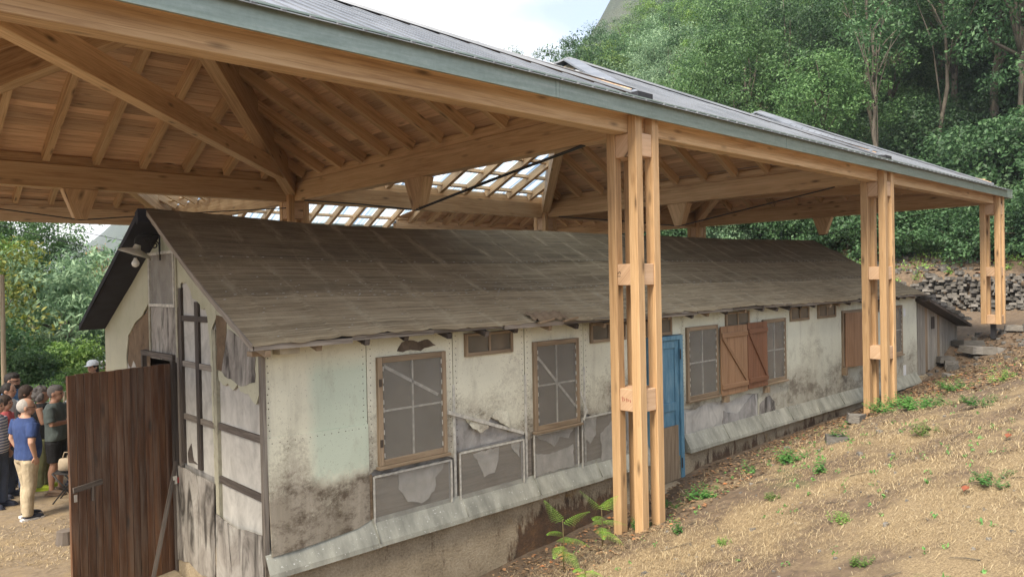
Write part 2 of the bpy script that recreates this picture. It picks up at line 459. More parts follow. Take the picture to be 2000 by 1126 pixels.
def bank_mask(x, y, rg):
    t = fbm(x, y, .55, 1.2) + .7 * fbm(x, y, 1.7, 4.2)
    p = np.clip(.62 + 1.5 * t, .05, 1) * np.clip((5.75 - y) * 1.1, .12, 1) * np.where(x > 12, .55, 1)
    return (rg.random(len(x)) < p) & (y < 5.8)
V, F = blades(620000, (1.5, 19), (-.5, 5.8), .025, .085, .0019, .18, bank_mask, 3)
np_mesh('straw_litter', V, F, STRAW, kind='stuff')
V, F = blades(120000, (-1.5, 2.55), (8.5, 22), .03, .09, .0032, .2, lambda x, y, rg: (fbm(x, y, .9, 2.2) > .05), 5)
np_mesh('straw_litter', V, F, STRAW, kind='stuff')

# upright tufts of dead grass
rg = np.random.default_rng(44); PV, PF, c = [], [], 0
for k in range(420):
    x, y = rg.uniform(3, 17), rg.uniform(.3, 5.6)
    if float(fbm(x, y, .7, 5.1)) < .0: continue
    for b in range(rg.integers(8, 22)):
        bx, by = x + rg.normal() * .035, y + rg.normal() * .035; a = rg.uniform(0, 2 * PI); h = rg.uniform(.02, .075); l = h * rg.uniform(.6, 1.8); w = .0022 * max(1, math.hypot(x, y) / 5)
        z = gz(bx, by); dx, dy = math.cos(a), math.sin(a)
        PV += [(bx - dy * w, by + dx * w, z), (bx + dy * w, by - dx * w, z), (bx + dx * l, by + dy * l, z + h)]; PF.append((c, c + 1, c + 2)); c += 3
np_mesh('dead_grass_tufts', np.array(PV), np.array(PF), STRAW, kind='stuff')
# dead leaves and twigs at the foot of the wall
LITTER = Mat('dead_leaf', 0.9)
LITTER.base(LITTER.ramp(LITTER.island(), [(0.0, (0.05, 0.032, 0.02)), (0.5, (0.14, 0.085, 0.045)), (0.85, (0.30, 0.2, 0.11)), (1.0, (0.36, 0.14, 0.05))])); LITTER = LITTER.m
def litter(n, xr, yr, seed, size=(.02, .06)):
    rg = np.random.default_rng(seed); x = rg.uniform(*xr, n); y = rg.uniform(*yr, n)
    a = rg.uniform(0, 2 * PI, n); s = rg.uniform(*size, n); z = ground_z(x, y) + rg.uniform(.004, .02, n)
    c, q = np.cos(a) * s, np.sin(a) * s; t = rg.uniform(-.5, .5, (n, 2)) * s[:, None]
    P = np.stack([np.stack([x - c, y - q, z], -1), np.stack([x + q * .5, y - c * .5, z + np.abs(t[:, 0])], -1), np.stack([x + c, y + q, z + .004], -1), np.stack([x - q * .5, y + c * .5, z + np.abs(t[:, 1])], -1)], 1)
    return P.reshape(-1, 3), np.arange(4 * n).reshape(-1, 4)
V1, F1 = litter(5000, (5, 18), (4.6, 5.85), 11, (.012, .04)); V2, F2 = litter(5000, (12.5, 21), (2.5, 5.8), 12, (.015, .05)); V3, F3 = litter(16000, (26.5, 60), (0, 34), 14, (.05, .16))
V = np.concatenate([V1, V2, V3]); F = np.concatenate([F1, F2 + len(V1), F3 + len(V1) + len(V2)])
np_mesh('leaf_litter', V, F, LITTER, kind='stuff')

# slate chips in the straw
SLATE = Mat('slate_stone', 0.75)
_p = SLATE.offs(SLATE.obj(), SLATE.rnd())
_n = SLATE.noise(SLATE.scale(_p, (1, 1, 3)), 7, 6, .7)
_c = SLATE.ramp(_n, [(0.3, (0.045, 0.041, 0.038)), (0.5, (0.116, 0.107, 0.096)), (0.72, (0.240, 0.225, 0.203))])
_t = SLATE.math('ADD', SLATE.math('MULTIPLY', SLATE.rnd(), .9), .55)
_cc = SLATE.n('ShaderNodeCombineColor'); [SLATE.l(_t, _cc.inputs[i]) for i in range(3)]
SLATE.base(SLATE.mix(1.0, _c, _cc.outputs[0], 'MULTIPLY')); SLATE.bump(_n, .5, .02); SLATE = SLATE.m
def stone_pts(rg, sx, sy, sz):
    n = rg.integers(5, 8); a = np.sort(rg.uniform(0, 2 * PI, n)); r = rg.uniform(.7, 1.0, n)
    lo = np.stack([np.cos(a) * r * sx, np.sin(a) * r * sy, np.full(n, -sz) + rg.uniform(-.1, .1, n) * sz], -1)
    hi = np.stack([np.cos(a) * r * sx * .9, np.sin(a) * r * sy * .9, np.full(n, sz) + rg.uniform(-.25, .25, n) * sz], -1)
    return lo, hi, n
def stone_mb(rg, c, size, mb=None, rz=0.0, tilt=0.0):
    mb = mb or MB(); lo, hi, n = stone_pts(rg, *size); R = Matrix.Rotation(rz, 3, 'Z') @ Matrix.Rotation(tilt, 3, 'X'); b = len(mb.v)
    for p in list(lo) + list(hi): mb.v.append(tuple(Vector(c) + R @ Vector(p)))
    mb.face(list(range(b, b + n))[::-1]); mb.face(range(b + n, b + 2 * n))
    for i in range(n): mb.face((b + i, b + (i + 1) % n, b + n + (i + 1) % n, b + n + i))
    return mb
rg = np.random.default_rng(21); m = MB()
for k in range(420):
    x, y = rg.uniform(2.5, 16), rg.uniform(.2, 5.4); s = rg.uniform(.008, .03) * (2.2 if rg.random() < .08 else 1)
    stone_mb(rg, (x, y, gz(x, y) + .004), (s, s * .8, s * .35), m, rg.uniform(0, 6))
m.build('slate_chips', SLATE, kind='stuff')
# ================================================================== the timber shelter over the hut
FASCIA = Mat('galvanised_fascia', 0.42)
_f = FASCIA.noise(FASCIA.scale(FASCIA.pos(), (1.2, 1.2, 14)), 2.5, 5)
_f2 = FASCIA.noise(FASCIA.pos(), 28, 3)
FASCIA.base(FASCIA.ramp(FASCIA.math('ADD', FASCIA.math('MULTIPLY', _f, .7), FASCIA.math('MULTIPLY', _f2, .3)), [(0.35, (0.21, 0.265, 0.235)), (0.55, (0.265, 0.325, 0.295)), (0.7, (0.33, 0.38, 0.355))]))
FASCIA.b.inputs['Metallic'].default_value = 0.35; FASCIA = FASCIA.m
ROOFM = Mat('ribbed_roof_metal', 0.45)
ROOFM.base(ROOFM.ramp(ROOFM.noise(ROOFM.pos(), 1.3, 4), [(0.35, (0.20, 0.215, 0.24)), (0.65, (0.29, 0.305, 0.335))]))
ROOFM.b.inputs['Metallic'].default_value = 0.55; ROOFM = ROOFM.m
CABLE = plain('black_cable', (0.018, 0.018, 0.022), 0.5)
STEEL = plain('dark_steel', (0.05, 0.05, 0.055), 0.45, metal=0.6)

def make_translucent():
    m = Mat('translucent_sheet', 0.35)
    uv = m.uv(); st = m.noise(m.scale(uv, (0.35, 16, 1)), 1.0, 3, 0.5)
    col = m.ramp(st, [(0.36, (0.42, 0.52, 0.64)), (0.5, (0.70, 0.77, 0.83)), (0.64, (0.90, 0.92, 0.94))])
    tr = m.n('ShaderNodeBsdfTranslucent'); m.l(col, tr.inputs['Color'])
    tp = m.n('ShaderNodeBsdfTransparent'); m.l(col, tp.inputs['Color'])
    mx = m.n('ShaderNodeMixShader'); mx.inputs[0].default_value = 0.5
    m.l(tr.outputs[0], mx.inputs[1]); m.l(tp.outputs[0], mx.inputs[2])
    m.l(mx.outputs[0], m.out.inputs['Surface'])
    return m.m
TRANSL = make_translucent()

GX = [-0.20, 6.53, 13.26, 19.98]
GY = [5.05, 13.02, 19.68]
ZB, ZT = 1.56, 1.91            # beam underside, beam top
ZC, ZA = 2.06, 3.85            # ceiling at the beam line, ceiling at the apex
shelter = empty('timber_shelter', (6.53, 5.05, -2.8), 0, 'long open shelter of new orange timber with metal pyramid roofs over the old hut', 'shelter')

def cluster(x, y, zfoot, blocks, base=False):
    g = empty('post_cluster', parent=shelter)
    for sx in (-1, 1):
        for sy in (-1, 1):
            MB().box(x + sx * .147 - .056, x + sx * .147 + .056, y + sy * .147 - .056, y + sy * .147 + .056, zfoot, 1.745 if sy < 0 else 1.90).build('post', W_POST, g, bevel=.006)
    for z0, z1 in blocks:
        a, b = .088, .19
        pl = [(-a, -b), (a, -b), (a, -a), (b, -a), (b, a), (a, a), (a, b), (-a, b), (-a, a), (-b, a), (-b, -a), (-a, -a)]
        m = MB(); m.prism([(x + p[0], y + p[1], z0) for p in pl], (0, 0, z1 - z0), (1, 0, 0), (0, 1, 0))
        m.build('spacer_block', W_BLOCK, g, bevel=.005)
    if base:
        m = MB(); m.box(x - .05, x + .05, y - .05, y + .05, zfoot - .35, zfoot - .002); m.box(x - .012, x + .012, y - .195, y - .19, zfoot + .0, zfoot + .17)
        m.build('steel_foot', STEEL, g)
    return g
c1_ = cluster(GX[1], GY[0], -2.98, [(1.31, 1.555), (-.07, .16), (-1.43, -1.19)])
INK = plain('carpenter_ink', (0.06, 0.035, 0.02), .9, .05); INKR = plain('red_stamp_ink', (0.30, 0.06, 0.04), .9, .05)
fc = bpy.data.curves.new('carpenter_mark', 'FONT'); fc.body = '15'; fc.size = .075; fc.extrude = .0004; fc.materials.append(INK)
ft = bpy.data.objects.new('carpenter_mark', fc); COL.objects.link(ft); bpy.context.view_layer.update()
fm = bpy.data.meshes.new_from_object(ft.evaluated_get(bpy.context.evaluated_depsgraph_get())); bpy.data.objects.remove(ft)
fo = bpy.data.objects.new('carpenter_mark', fm); COL.objects.link(fo); fo.parent = c1_
fo.matrix_local = Matrix.Translation(Vector((GX[1] - .1915, GY[0] + .045, .01)) - origin_of(c1_)) @ Matrix(((0, 0, -1, 0), (0, 1, 0, 0), (1, 0, 0, 0), (0, 0, 0, 1))).to_4x4()
m = MB()
for k, (a, b) in enumerate(((-.06, .02), (-.035, .03), (-.01, .015), (.02, .03), (.045, .02))):
    m.beam((GX[1] - .1915, GY[0] + a, -1.33 + .01 * (k % 2)), (GX[1] - .1915, GY[0] + a + b * .5, -1.30 + .006 * k), .001, .008)
m.build('red_stamp', INKR, c1_)
cluster(GX[2], GY[0], -2.55, [(1.31, 1.555), (-.10, .12), (-1.45, -1.23)])
cluster(GX[3], GY[0], -1.22, [(1.31, 1.555), (-.11, .10), (-1.215, -1.01)], True)
cluster(GX[0], GY[0], -2.4, [(1.31, 1.555), (-.1, .12)])
for i in range(4):
    for j in (1, 2):
        if i == 2 and j == 2: continue
        cluster(GX[i], GY[j], -3.5, [(1.25, 1.555), (-.1, .12), (-1.45, -1.23)])

def tbeam(name, a, b, w, h, mat=W_BEAM, up=(0, 0, 1), bev=.006, parent=None):
    return MB().beam(a, b, w, h, up).build(name, mat, parent or shelter, bevel=bev)
hz, zc = ZT - ZB, (ZB + ZT) / 2
for j in range(3):
    for i in range(3):
        if j == 2 and i == 1: continue
        x0 = GX[i] + (.0 if i == 0 else .0); x1 = GX[i + 1]
        tbeam('main_beam', (x0 + (.003 if i else -.45), GY[j], zc), (x1 - .003 + (.19 if i == 2 else 0), GY[j], zc), .178, hz)
        tbeam('wall_plate', (x0 + .1, GY[j], 1.985), (x1 - .1, GY[j], 1.985), .10, .14) if j else None
for i in range(4):
    for j in range(2):
        if i == 2 and j == 1: continue
        tbeam('main_beam', (GX[i], GY[j] + .092, zc), (GX[i], GY[j + 1] - .092, zc), .176, hz - .004)
        tbeam('wall_plate', (GX[i], GY[j] + .15, 1.985), (GX[i], GY[j + 1] - .1, 1.985), .10, .14)

# pendants (tapered king blocks) with their tension cables
def pendant(c, along):
    cx, cy = c; z0, z1 = 1.09, ZB - .003
    A = Vector((1, 0, 0)) if along == 'x' else Vector((0, 1, 0)); B = Vector((0, 1, 0)) if along == 'x' else Vector((1, 0, 0))
    top = [(-.25, -.1), (.25, -.1), (.25, .1), (-.25, .1)]; bot = [(-.085, -.075), (.085, -.075), (.085, .075), (-.085, .075)]
    C = Vector((cx, cy, 0))
    P = [C + A * p[0] + B * p[1] + Vector((0, 0, z0)) for p in bot] + [C + A * p[0] + B * p[1] + Vector((0, 0, z1)) for p in top]
    m = MB(); m.hexa(P, z1 - z0, [.3, .2, .3, .2]); m.build('king_block', W_BEAM, shelter, bevel=.005)
for c, al in (((2.95, GY[1]), 'x'), ((GX[1], 9.03), 'y'), ((GX[2], 9.05), 'y'), ((GX[3], 9.03), 'y'), ((9.9, GY[1]), 'x'), ((16.6, GY[1]), 'x')):
    if al == 'x' and c[0] > 5: continue
    pendant(c, al)
def cable(pts, r=.012, flat=None):
    m = MB(); m.tube(pts, r, 8); return m.build('tension_cable', CABLE, shelter)
for x, rr in ((GX[1], .014), (GX[2], .012), (GX[3], .01)):
    cable([(x - .05, 5.75, 1.553), (x - .05, 7.6, 1.29), (x - .05, 9.03, 1.085), (x - .05, 10.6, 1.31), (x - .05, 12.5, 1.553)], rr)
m = MB()      # the broad black strap near the first front post
m.beam((GX[1] - .05, 5.72, 1.55), (GX[1] - .05, 7.5, 1.315), .075, .012); m.beam((GX[1] - .05, 7.5, 1.315), (GX[1] - .05, 9.0, 1.095), .055, .012)
m.build('tension_strap', CABLE, shelter)
cable([(-.1, GY[1] - .05, 1.5), (1.4, GY[1] - .05, 1.26), (2.95, GY[1] - .05, 1.085), (4.4, GY[1] - .05, 1.25), (6.4, GY[1] - .05, 1.45)], .009)

# diagonal ties
for a, b in (((GX[1] - .12, GY[1] - .12), (GX[0] + .1, GY[0] + .1)), ((GX[2] + .12, GY[1] - .12), (GX[3] - .12, GY[0] + .12))):
    tbeam('diagonal_tie', (a[0], a[1], 2.01), (b[0], b[1], 2.01), .15, .27)

def plane_frame(P, Q, A):
    # P->Q base (left to right seen from inside), A apex
    P, Q, A = Vector(P), Vector(Q), Vector(A)
    U = (Q - P).normalized(); N = U.cross(A - P).normalized(); V = N.cross(U)
    if N.z < 0: N = -N
    tri = [(0.0, 0.0), ((Q - P).length, 0.0), ((A - P).dot(U), (A - P).dot(V))]
    return P, U, V, N, tri
def to3(O, U, V, poly): return [O + U * p[0] + V * p[1] for p in poly]

N_BOARD = 0
def roof_plane(side, i, j, single_boards, translucent, rest, in_view=True):
    """one triangular slope: boards or translucent sheets on rafters, metal sheets above"""
    global N_BOARD
    x0, x1, y0, y1 = GX[i], GX[i + 1], GY[j], GY[j + 1]
    cx, cy = (x0 + x1) / 2, (y0 + y1) / 2
    P, Q = {'S': ((x0, y0), (x1, y0)), 'E': ((x1, y0), (x1, y1)), 'N': ((x1, y1), (x0, y1)), 'W': ((x0, y1), (x0, y0))}[side]
    low = (side == 'S' and j == 0)
    zb = 1.93 if low else ZC
    O, U, V, N, tri = plane_frame((*P, zb), (*Q, zb), (cx, cy, ZA))
    if side == 'N' and i == 1 and j == 1:      # the wide glazed slope at the back runs lower and further to the right
        ye = 21.5; ze_ = ZA - (ye - cy) * (ZA - ZC) / (y1 - cy); xr = 17.4
        O, U, V, N, _ = plane_frame((xr, ye, ze_), (x0 - .4, ye, ze_), (cx, cy, ZA))
        hh = math.hypot(ye - cy, ZA - ze_); ll = xr - x0 + .4
        tri = [(0, 0), (ll, 0), (xr - cx, hh), (.5, hh)]
    L = tri[1][0]; H = tri[2][1]
    # rafters
    n = 0; pitch = .68; w = .095
    k0 = (L / 2) % pitch
    u = k0 - pitch if k0 > .3 else k0
    while u < L - .12:
        if u > .12:
            s = clip(clip(tri, -1, 0, -(u - w / 2)), 1, 0, u + w / 2)
            s = clip(s, 0, -1, -.07)
            if area(s) > .012:
                mm = MB(); mm.prism(to3(O, U, V, s), -N * .16, V, U)
                mm.build('rafter', W_BEAM, shelter)
        u += pitch
    if translucent:
        # purlins between the rafters and the sheets above them
        for k in range(1, 11):
            v = .25 + k * .62 - .62
            s = clip(clip(tri, 0, -1, -(v - .025)), 0, 1, v + .025)
            if area(s) > .01:
                mm = MB(); mm.prism(to3(O, U, V, s), -N * .075, U, V); mm.build('purlin', W_BEAM, shelter)
        sw = 1.02; k = 0; u = 0
        while u < L:
            s = clip(clip(tri, -1, 0, -u), 1, 0, u + sw - .004)
            if area(s) > .02:
                mm = MB(); mm.prism(to3(O + N * (.012 + .004 * (k % 2)), U, V, s), N * .003, V, U); mm.build('translucent_sheet', TRANSL, shelter)
            u += sw; k += 1
    else:
        bw = .142; v = 0; k = 0
        while v < H:
            s = clip(clip(tri, 0, -1, -(v + .003)), 0, 1, v + bw - .003)
            if area(s) > .006:
                pts = to3(O + N * .001, U, V, s)
                if single_boards:
                    mm = MB(); mm.prism(pts, N * .02, U, V); mm.build('ceiling_board', W_BOARD, shelter)
                    N_BOARD += 1
                else: rest.prism(pts, N * .02, U, V + N * 0)
            v += bw; k += 1
        # metal sheets with raised ribs
        O2 = O + N * .075; sw = 1.07; u = 0
        tri2 = list(tri)
        ov = .34 if (low or (side == 'N' and j == 1) or (side == 'E' and i == 2) or (side == 'W' and i == 0)) else 0.07
        if ov > .1: tri2 = [(-.1, -ov), (L + .1, -ov), tri[2]]
        else: tri2 = [(0, -ov), (L, -ov), tri[2]]
        u = tri2[0][0]
        while u < L + .1:
            s = clip(clip(tri2, -1, 0, -u), 1, 0, u + sw - .003)
            if area(s) > .02:
                mm = MB(); mm.prism(to3(O2, U, V, s), N * .004, V, U)
                for r in range(5):
                    ur = u + .05 + r * .214
                    rs = clip(clip(clip(s, -1, 0, -ur), 1, 0, ur + .035), 0, -1, ov - .03)
                    if area(rs) > .003: mm.prism(to3(O2 + N * .0045, U, V, rs), N * .011, V, U)
                mm.build('roof_sheet', ROOFM, shelter)
            u += sw

rest = MB()
for i in range(3):
    for j in range(2):
        for side in 'SENW':
            if (side == 'E' and i == 1 and j == 1) or (side == 'W' and i == 2 and j == 1): continue
            tl = (side == 'N' and i == 1) or (side, i, j) in (('E', 0, 1), ('S', 0, 1), ('W', 0, 1), ('S', 1, 1), ('W', 1, 1), ('W', 1, 0))  # unseen S and W back-row slopes made translucent to add light below
            single = (side, i, j) in (('N', 0, 0), ('E', 0, 0), ('E', 1, 0), ('E', 2, 0), ('W', 0, 0), ('N', 0, 1), ('E', 2, 1))
            roof_plane(side, i, j, single, tl, rest)
        x0, x1, y0, y1 = GX[i], GX[i + 1], GY[j], GY[j + 1]; cx, cy = (x0 + x1) / 2, (y0 + y1) / 2
        for x, y in ((x0, y0), (x1, y0), (x1, y1), (x0, y1)):
            if j == 1 and ((i == 1 and x == x1) or (i == 2 and x == x0)): continue
            # hip rafter: deep at the apex, shallow at the corner
            d = Vector((cx - x, cy - y, 0)).normalized(); sd = Vector((-d.y, d.x, 0)) * .095
            a = Vector((x, y, 0)) + d * .10; b = Vector((cx, cy, 0))
            za0, za1, zb0, zb1 = 1.63, 2.055, 3.16, 3.83
            if y == y0 and j == 0: za1 = 1.93
            P = [a - sd + Vector((0, 0, za0)), a + sd + Vector((0, 0, za0)), a + sd + Vector((0, 0, za1)), a - sd + Vector((0, 0, za1)),
                 b - sd + Vector((0, 0, zb0)), b + sd + Vector((0, 0, zb0)), b + sd + Vector((0, 0, zb1)), b - sd + Vector((0, 0, zb1))]
            m = MB(); m.hexa(P, 5.2, [.2, .45, .2, .45]); m.build('hip_rafter', W_BEAM, shelter, bevel=.005)
            # metal cap on the hip outside
            zlow = 2.15 if not (y == y0 and j == 0) else 2.02
            m = MB(); m.beam(Vector((x, y, zlow)), Vector((cx, cy, 3.955)), .22, .03); m.build('hip_cap', ROOFM, shelter)
        # trimming ring below the apex
        zr = 3.14; sx, sy = (x1 - x0) / 2 * .30, (y1 - y0) / 2 * .30
        for a, b in (((cx - sx, cy - sy), (cx + sx, cy - sy)), ((cx - sx, cy + sy), (cx + sx, cy + sy)), ((cx - sx, cy - sy), (cx - sx, cy + sy)), ((cx + sx, cy - sy), (cx + sx, cy + sy))):
            tbeam('trimmer', (a[0], a[1], zr), (b[0], b[1], zr), .10, .10)
rest.build('ceiling_boards', W_BOARD, shelter, kind='stuff')

# soffit and galvanised fascia along the front, in lengths; short returns at the ends
m = MB(); m.box(-.9, 20.5, 4.795, 4.96, 1.748, 1.775); m.build('soffit_board', W_BEAM, shelter)
m = MB(); m.box(-.9, 20.5, 4.965, 5.13, 1.915, 1.935); m.build('soffit_board', W_BEAM, shelter)
xs = [-1.0, .63, 5.08, 9.53, 13.98, 17.6, 20.52]
for k in range(len(xs) - 1):
    m = MB(); m.box(xs[k] + .003, xs[k + 1] - .003, 4.765, 4.79, 1.70, 1.885)
    m.box(xs[k] + .003, xs[k + 1] - .003, 4.755, 4.83, 1.886, 1.90)
    m.box(xs[k + 1] - .05, xs[k + 1] - .004, 4.761, 4.7645, 1.70, 1.884)
    m.build('fascia_strip', FASCIA, shelter)
m = MB(); m.box(20.5, 20.525, 4.80, 20.1, 1.70, 1.885); m.build('fascia_strip', FASCIA, shelter)
m = MB(); m.box(-1.0, 20.5, 20.1, 20.125, 1.75, 1.935); m.build('fascia_strip', FASCIA, shelter)
# dark scuppers where the valleys meet the eave
for x in GX[1:3]:
    m = MB(); m.box(x - .16, x + .1, 4.84, 5.0, 1.92, 1.99); m.build('valley_outlet', CABLE, shelter)
# ================================================================== the old hut
def paint_mat(name, cream, seed, dirt_from=-1.15, mint=False, dirt_amt=1.0):
    m = Mat(name, 0.8); p = m.offs(m.pos(), seed, 3.1); xyz = m.sep(m.pos())
    big = m.noise(p, 1.6, 5, .6); fine = m.noise(p, 38, 5, .8); speck = m.noise(p, 75, 2, .5)
    streak = m.noise(m.scale(p, (9, 9, .9)), 1.0, 5, .65)
    c = m.ramp(big, [(0.3, tuple(x * .90 for x in cream)), (0.7, tuple(min(1, x * 1.07) for x in cream))])
    if mint:   # fresher green repaint on the right part of the first panel
        mx = m.math('MULTIPLY', m.math('MULTIPLY', m.math('SUBTRACT', m.math('ADD', xyz[0], m.math('MULTIPLY', m.math('ADD', big, fine), .10)), 3.16), 9.0, clamp=True), m.math('LESS_THAN', xyz[0], 3.72))
        mz = m.math('MULTIPLY', m.math('MULTIPLY', m.math('ADD', m.math('ADD', xyz[2], m.math('MULTIPLY', fine, .35)), 1.62), 7.0, clamp=True), m.math('MULTIPLY', m.math('SUBTRACT', -.62, xyz[2]), 6.0, clamp=True))
        c = m.mix(m.math('MULTIPLY', m.math('MULTIPLY', mx, mz), .55), c, (0.40, 0.52, 0.42))
    # dirt rising from the bottom
    d = m.math('MULTIPLY', m.math('SUBTRACT', dirt_from, xyz[2]), .95)
    d = m.math('ADD', d, m.math('MULTIPLY', m.math('SUBTRACT', big, .5), 2.2))
    d = m.math('ADD', d, m.math('MULTIPLY', m.math('SUBTRACT', fine, .5), 1.3))
    if mint: d = m.math('SUBTRACT', d, m.math('MULTIPLY', m.math('MULTIPLY', mx, mz), .6))
    df = m.math('MULTIPLY', m.ramp(d, [(0.05, 0.0), (0.75, .85)]), dirt_amt)
    c = m.mix(df, c, m.ramp(streak, [(0.3, (0.15, 0.115, 0.08)), (0.7, (0.33, 0.28, 0.225))]))
    c = m.mix(m.ramp(streak, [(0.55, 0.0), (0.75, .38)]), c, (0.34, 0.31, 0.24))
    c = m.mix(m.ramp(m.noise(m.scale(p, (1.3, 1.3, .7)), 2.7, 8, .75), [(0.54, 0.0), (0.70, .45)]), c, (0.28, 0.25, 0.19))
    c = m.mix(m.ramp(speck, [(0.66, 0.0), (0.72, .55)]), c, (0.17, 0.14, 0.10))
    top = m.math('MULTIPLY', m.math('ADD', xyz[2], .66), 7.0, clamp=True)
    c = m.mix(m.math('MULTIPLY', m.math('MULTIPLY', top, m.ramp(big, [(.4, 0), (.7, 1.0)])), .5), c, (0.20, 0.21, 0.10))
    blot = m.noise(m.scale(p, (1.1, 1.1, 1.5)), 2.3, 7, .78)
    c = m.mix(m.math('MULTIPLY', m.ramp(blot, [(0.47, 0.0), (0.60, .9)]), m.math('MULTIPLY', df, 1.25, clamp=True)), c, (0.085, 0.06, 0.038))
    m.base(c); m.bump(m.math('ADD', big, m.math('MULTIPLY', fine, .25)), .25, .01)
    return m.m
PAINT1 = paint_mat('cream_paint_front', (0.69, 0.665, 0.52), 0.1, -1.2, True, 1.0)
PAINT2 = paint_mat('cream_paint_wall', (0.68, 0.66, 0.525), 0.5, -1.02, False, .85)
PAINT3 = paint_mat('green_white_paint_wall', (0.645, 0.645, 0.525), 0.8, -1.3, False, .7)
PAINTG = paint_mat('cream_paint_gable', (0.47, 0.455, 0.335), 0.3, -1.35, False, .9)

def board_mat(name, lo, mid, hi, sc=3.0, smear=0.5):
    m = Mat(name, 0.9); p = m.offs(m.pos(), m.rnd(), 9); n = m.noise(m.scale(p, (1, 1, .8)), sc, 7, .7, .8); n2 = m.noise(m.scale(p, (2.4, 2.4, .6)), 2.1, 4, .6, 1.5)
    c = m.ramp(n, [(0.3, lo), (0.5, mid), (0.7, hi)])
    c = m.mix(m.ramp(n2, [(0.48, 0.0), (0.66, smear)]), c, tuple(x * .45 for x in lo))
    m.base(c); m.bump(n, .3, .01); return m.m
FIBRE = board_mat('grey_fibreboard', (0.17, 0.155, 0.145), (0.30, 0.285, 0.265), (0.42, 0.40, 0.375), 3.5, .4)
FIBRE2 = board_mat('pale_grey_paper', (0.33, 0.315, 0.285), (0.46, 0.44, 0.40), (0.57, 0.55, 0.50), 4.0, .2)
SMUDGE = board_mat('sooty_grey_panel', (0.10, 0.085, 0.07), (0.29, 0.265, 0.235), (0.42, 0.40, 0.36), 2.2, .98)
BROWNP = board_mat('bare_brown_board', (0.085, 0.055, 0.03), (0.16, 0.105, 0.06), (0.24, 0.165, 0.10), 5.0, .3)
STAIN = board_mat('rotten_brown_board', (0.06, 0.045, 0.03), (0.12, 0.09, 0.065), (0.2, 0.155, 0.12), 9.0, .3)
ZINC = Mat('zinc_flashing', 0.5)
_p = ZINC.offs(ZINC.pos(), ZINC.rnd(), 5); _n = ZINC.noise(ZINC.scale(_p, (3.0, 1.0, 1.0)), 1.7, 6, .65); _n2 = ZINC.noise(_p, 22, 4, .7); _n3 = ZINC.noise(_p, 48, 2, .5)
_c = ZINC.ramp(_n, [(0.32, (0.19, 0.188, 0.155)), (0.5, (0.30, 0.297, 0.247)), (0.68, (0.43, 0.42, 0.35))])
_c = ZINC.mix(ZINC.ramp(_n2, [(0.62, 0.0), (0.75, .35)]), _c, (0.17, 0.165, 0.135))
_c = ZINC.mix(ZINC.ramp(_n3, [(0.68, 0.0), (0.73, .8)]), _c, (0.72, 0.73, 0.69))
ZINC.base(_c); ZINC.b.inputs['Metallic'].default_value = .1; ZINC.bump(_n, .3, .01); ZINC = ZINC.m

def conc_mat():
    m = Mat('roughcast_foundation', 0.95); p = m.pos(); xyz = m.sep(p)
    n = m.noise(p, 42, 4, .7); n2 = m.noise(p, 2.2, 5, .6); st = m.noise(m.scale(p, (3.2, 3.2, 1.1)), 1.9, 7, .75)
    c = m.ramp(m.math('ADD', m.math('MULTIPLY', n, .5), m.math('MULTIPLY', n2, .5)), [(0.35, (0.20, 0.155, 0.10)), (0.5, (0.335, 0.27, 0.18)), (0.66, (0.46, 0.385, 0.275))])
    def window(lo, hi, soft):
        return m.math('MULTIPLY', m.math('MULTIPLY', m.math('SUBTRACT', xyz[0], lo), soft, clamp=True), m.math('MULTIPLY', m.math('SUBTRACT', hi, xyz[0]), soft, clamp=True))
    w = m.math('MAXIMUM', window(5.2, 7.6, 1.6), window(8.7, 14.2, 1.4))
    lowz = m.math('MULTIPLY', m.math('SUBTRACT', -2.46, xyz[2]), 2.6, clamp=True)
    f = m.math('ADD', m.math('MULTIPLY', w, m.math('ADD', m.math('MULTIPLY', lowz, .32), .06)), m.math('SUBTRACT', st, .42))
    dk = m.ramp(f, [(0.19, 0.0), (0.30, .9)])
    c = m.mix(dk, c, m.ramp(m.noise(p, 7, 6, .75), [(0.3, (0.022, 0.012, 0.007)), (0.55, (0.075, 0.033, 0.014)), (0.75, (0.17, 0.085, 0.03))]))
    og = m.math('MULTIPLY', w, m.ramp(m.noise(p, 3.1, 5, .7), [(0.6, 0.0), (0.7, .75)]))
    c = m.mix(og, c, (0.25, 0.135, 0.03))
    m.base(c); m.bump(m.math('ADD', n, n2), .7, .02); return m.m
CONC = conc_mat()

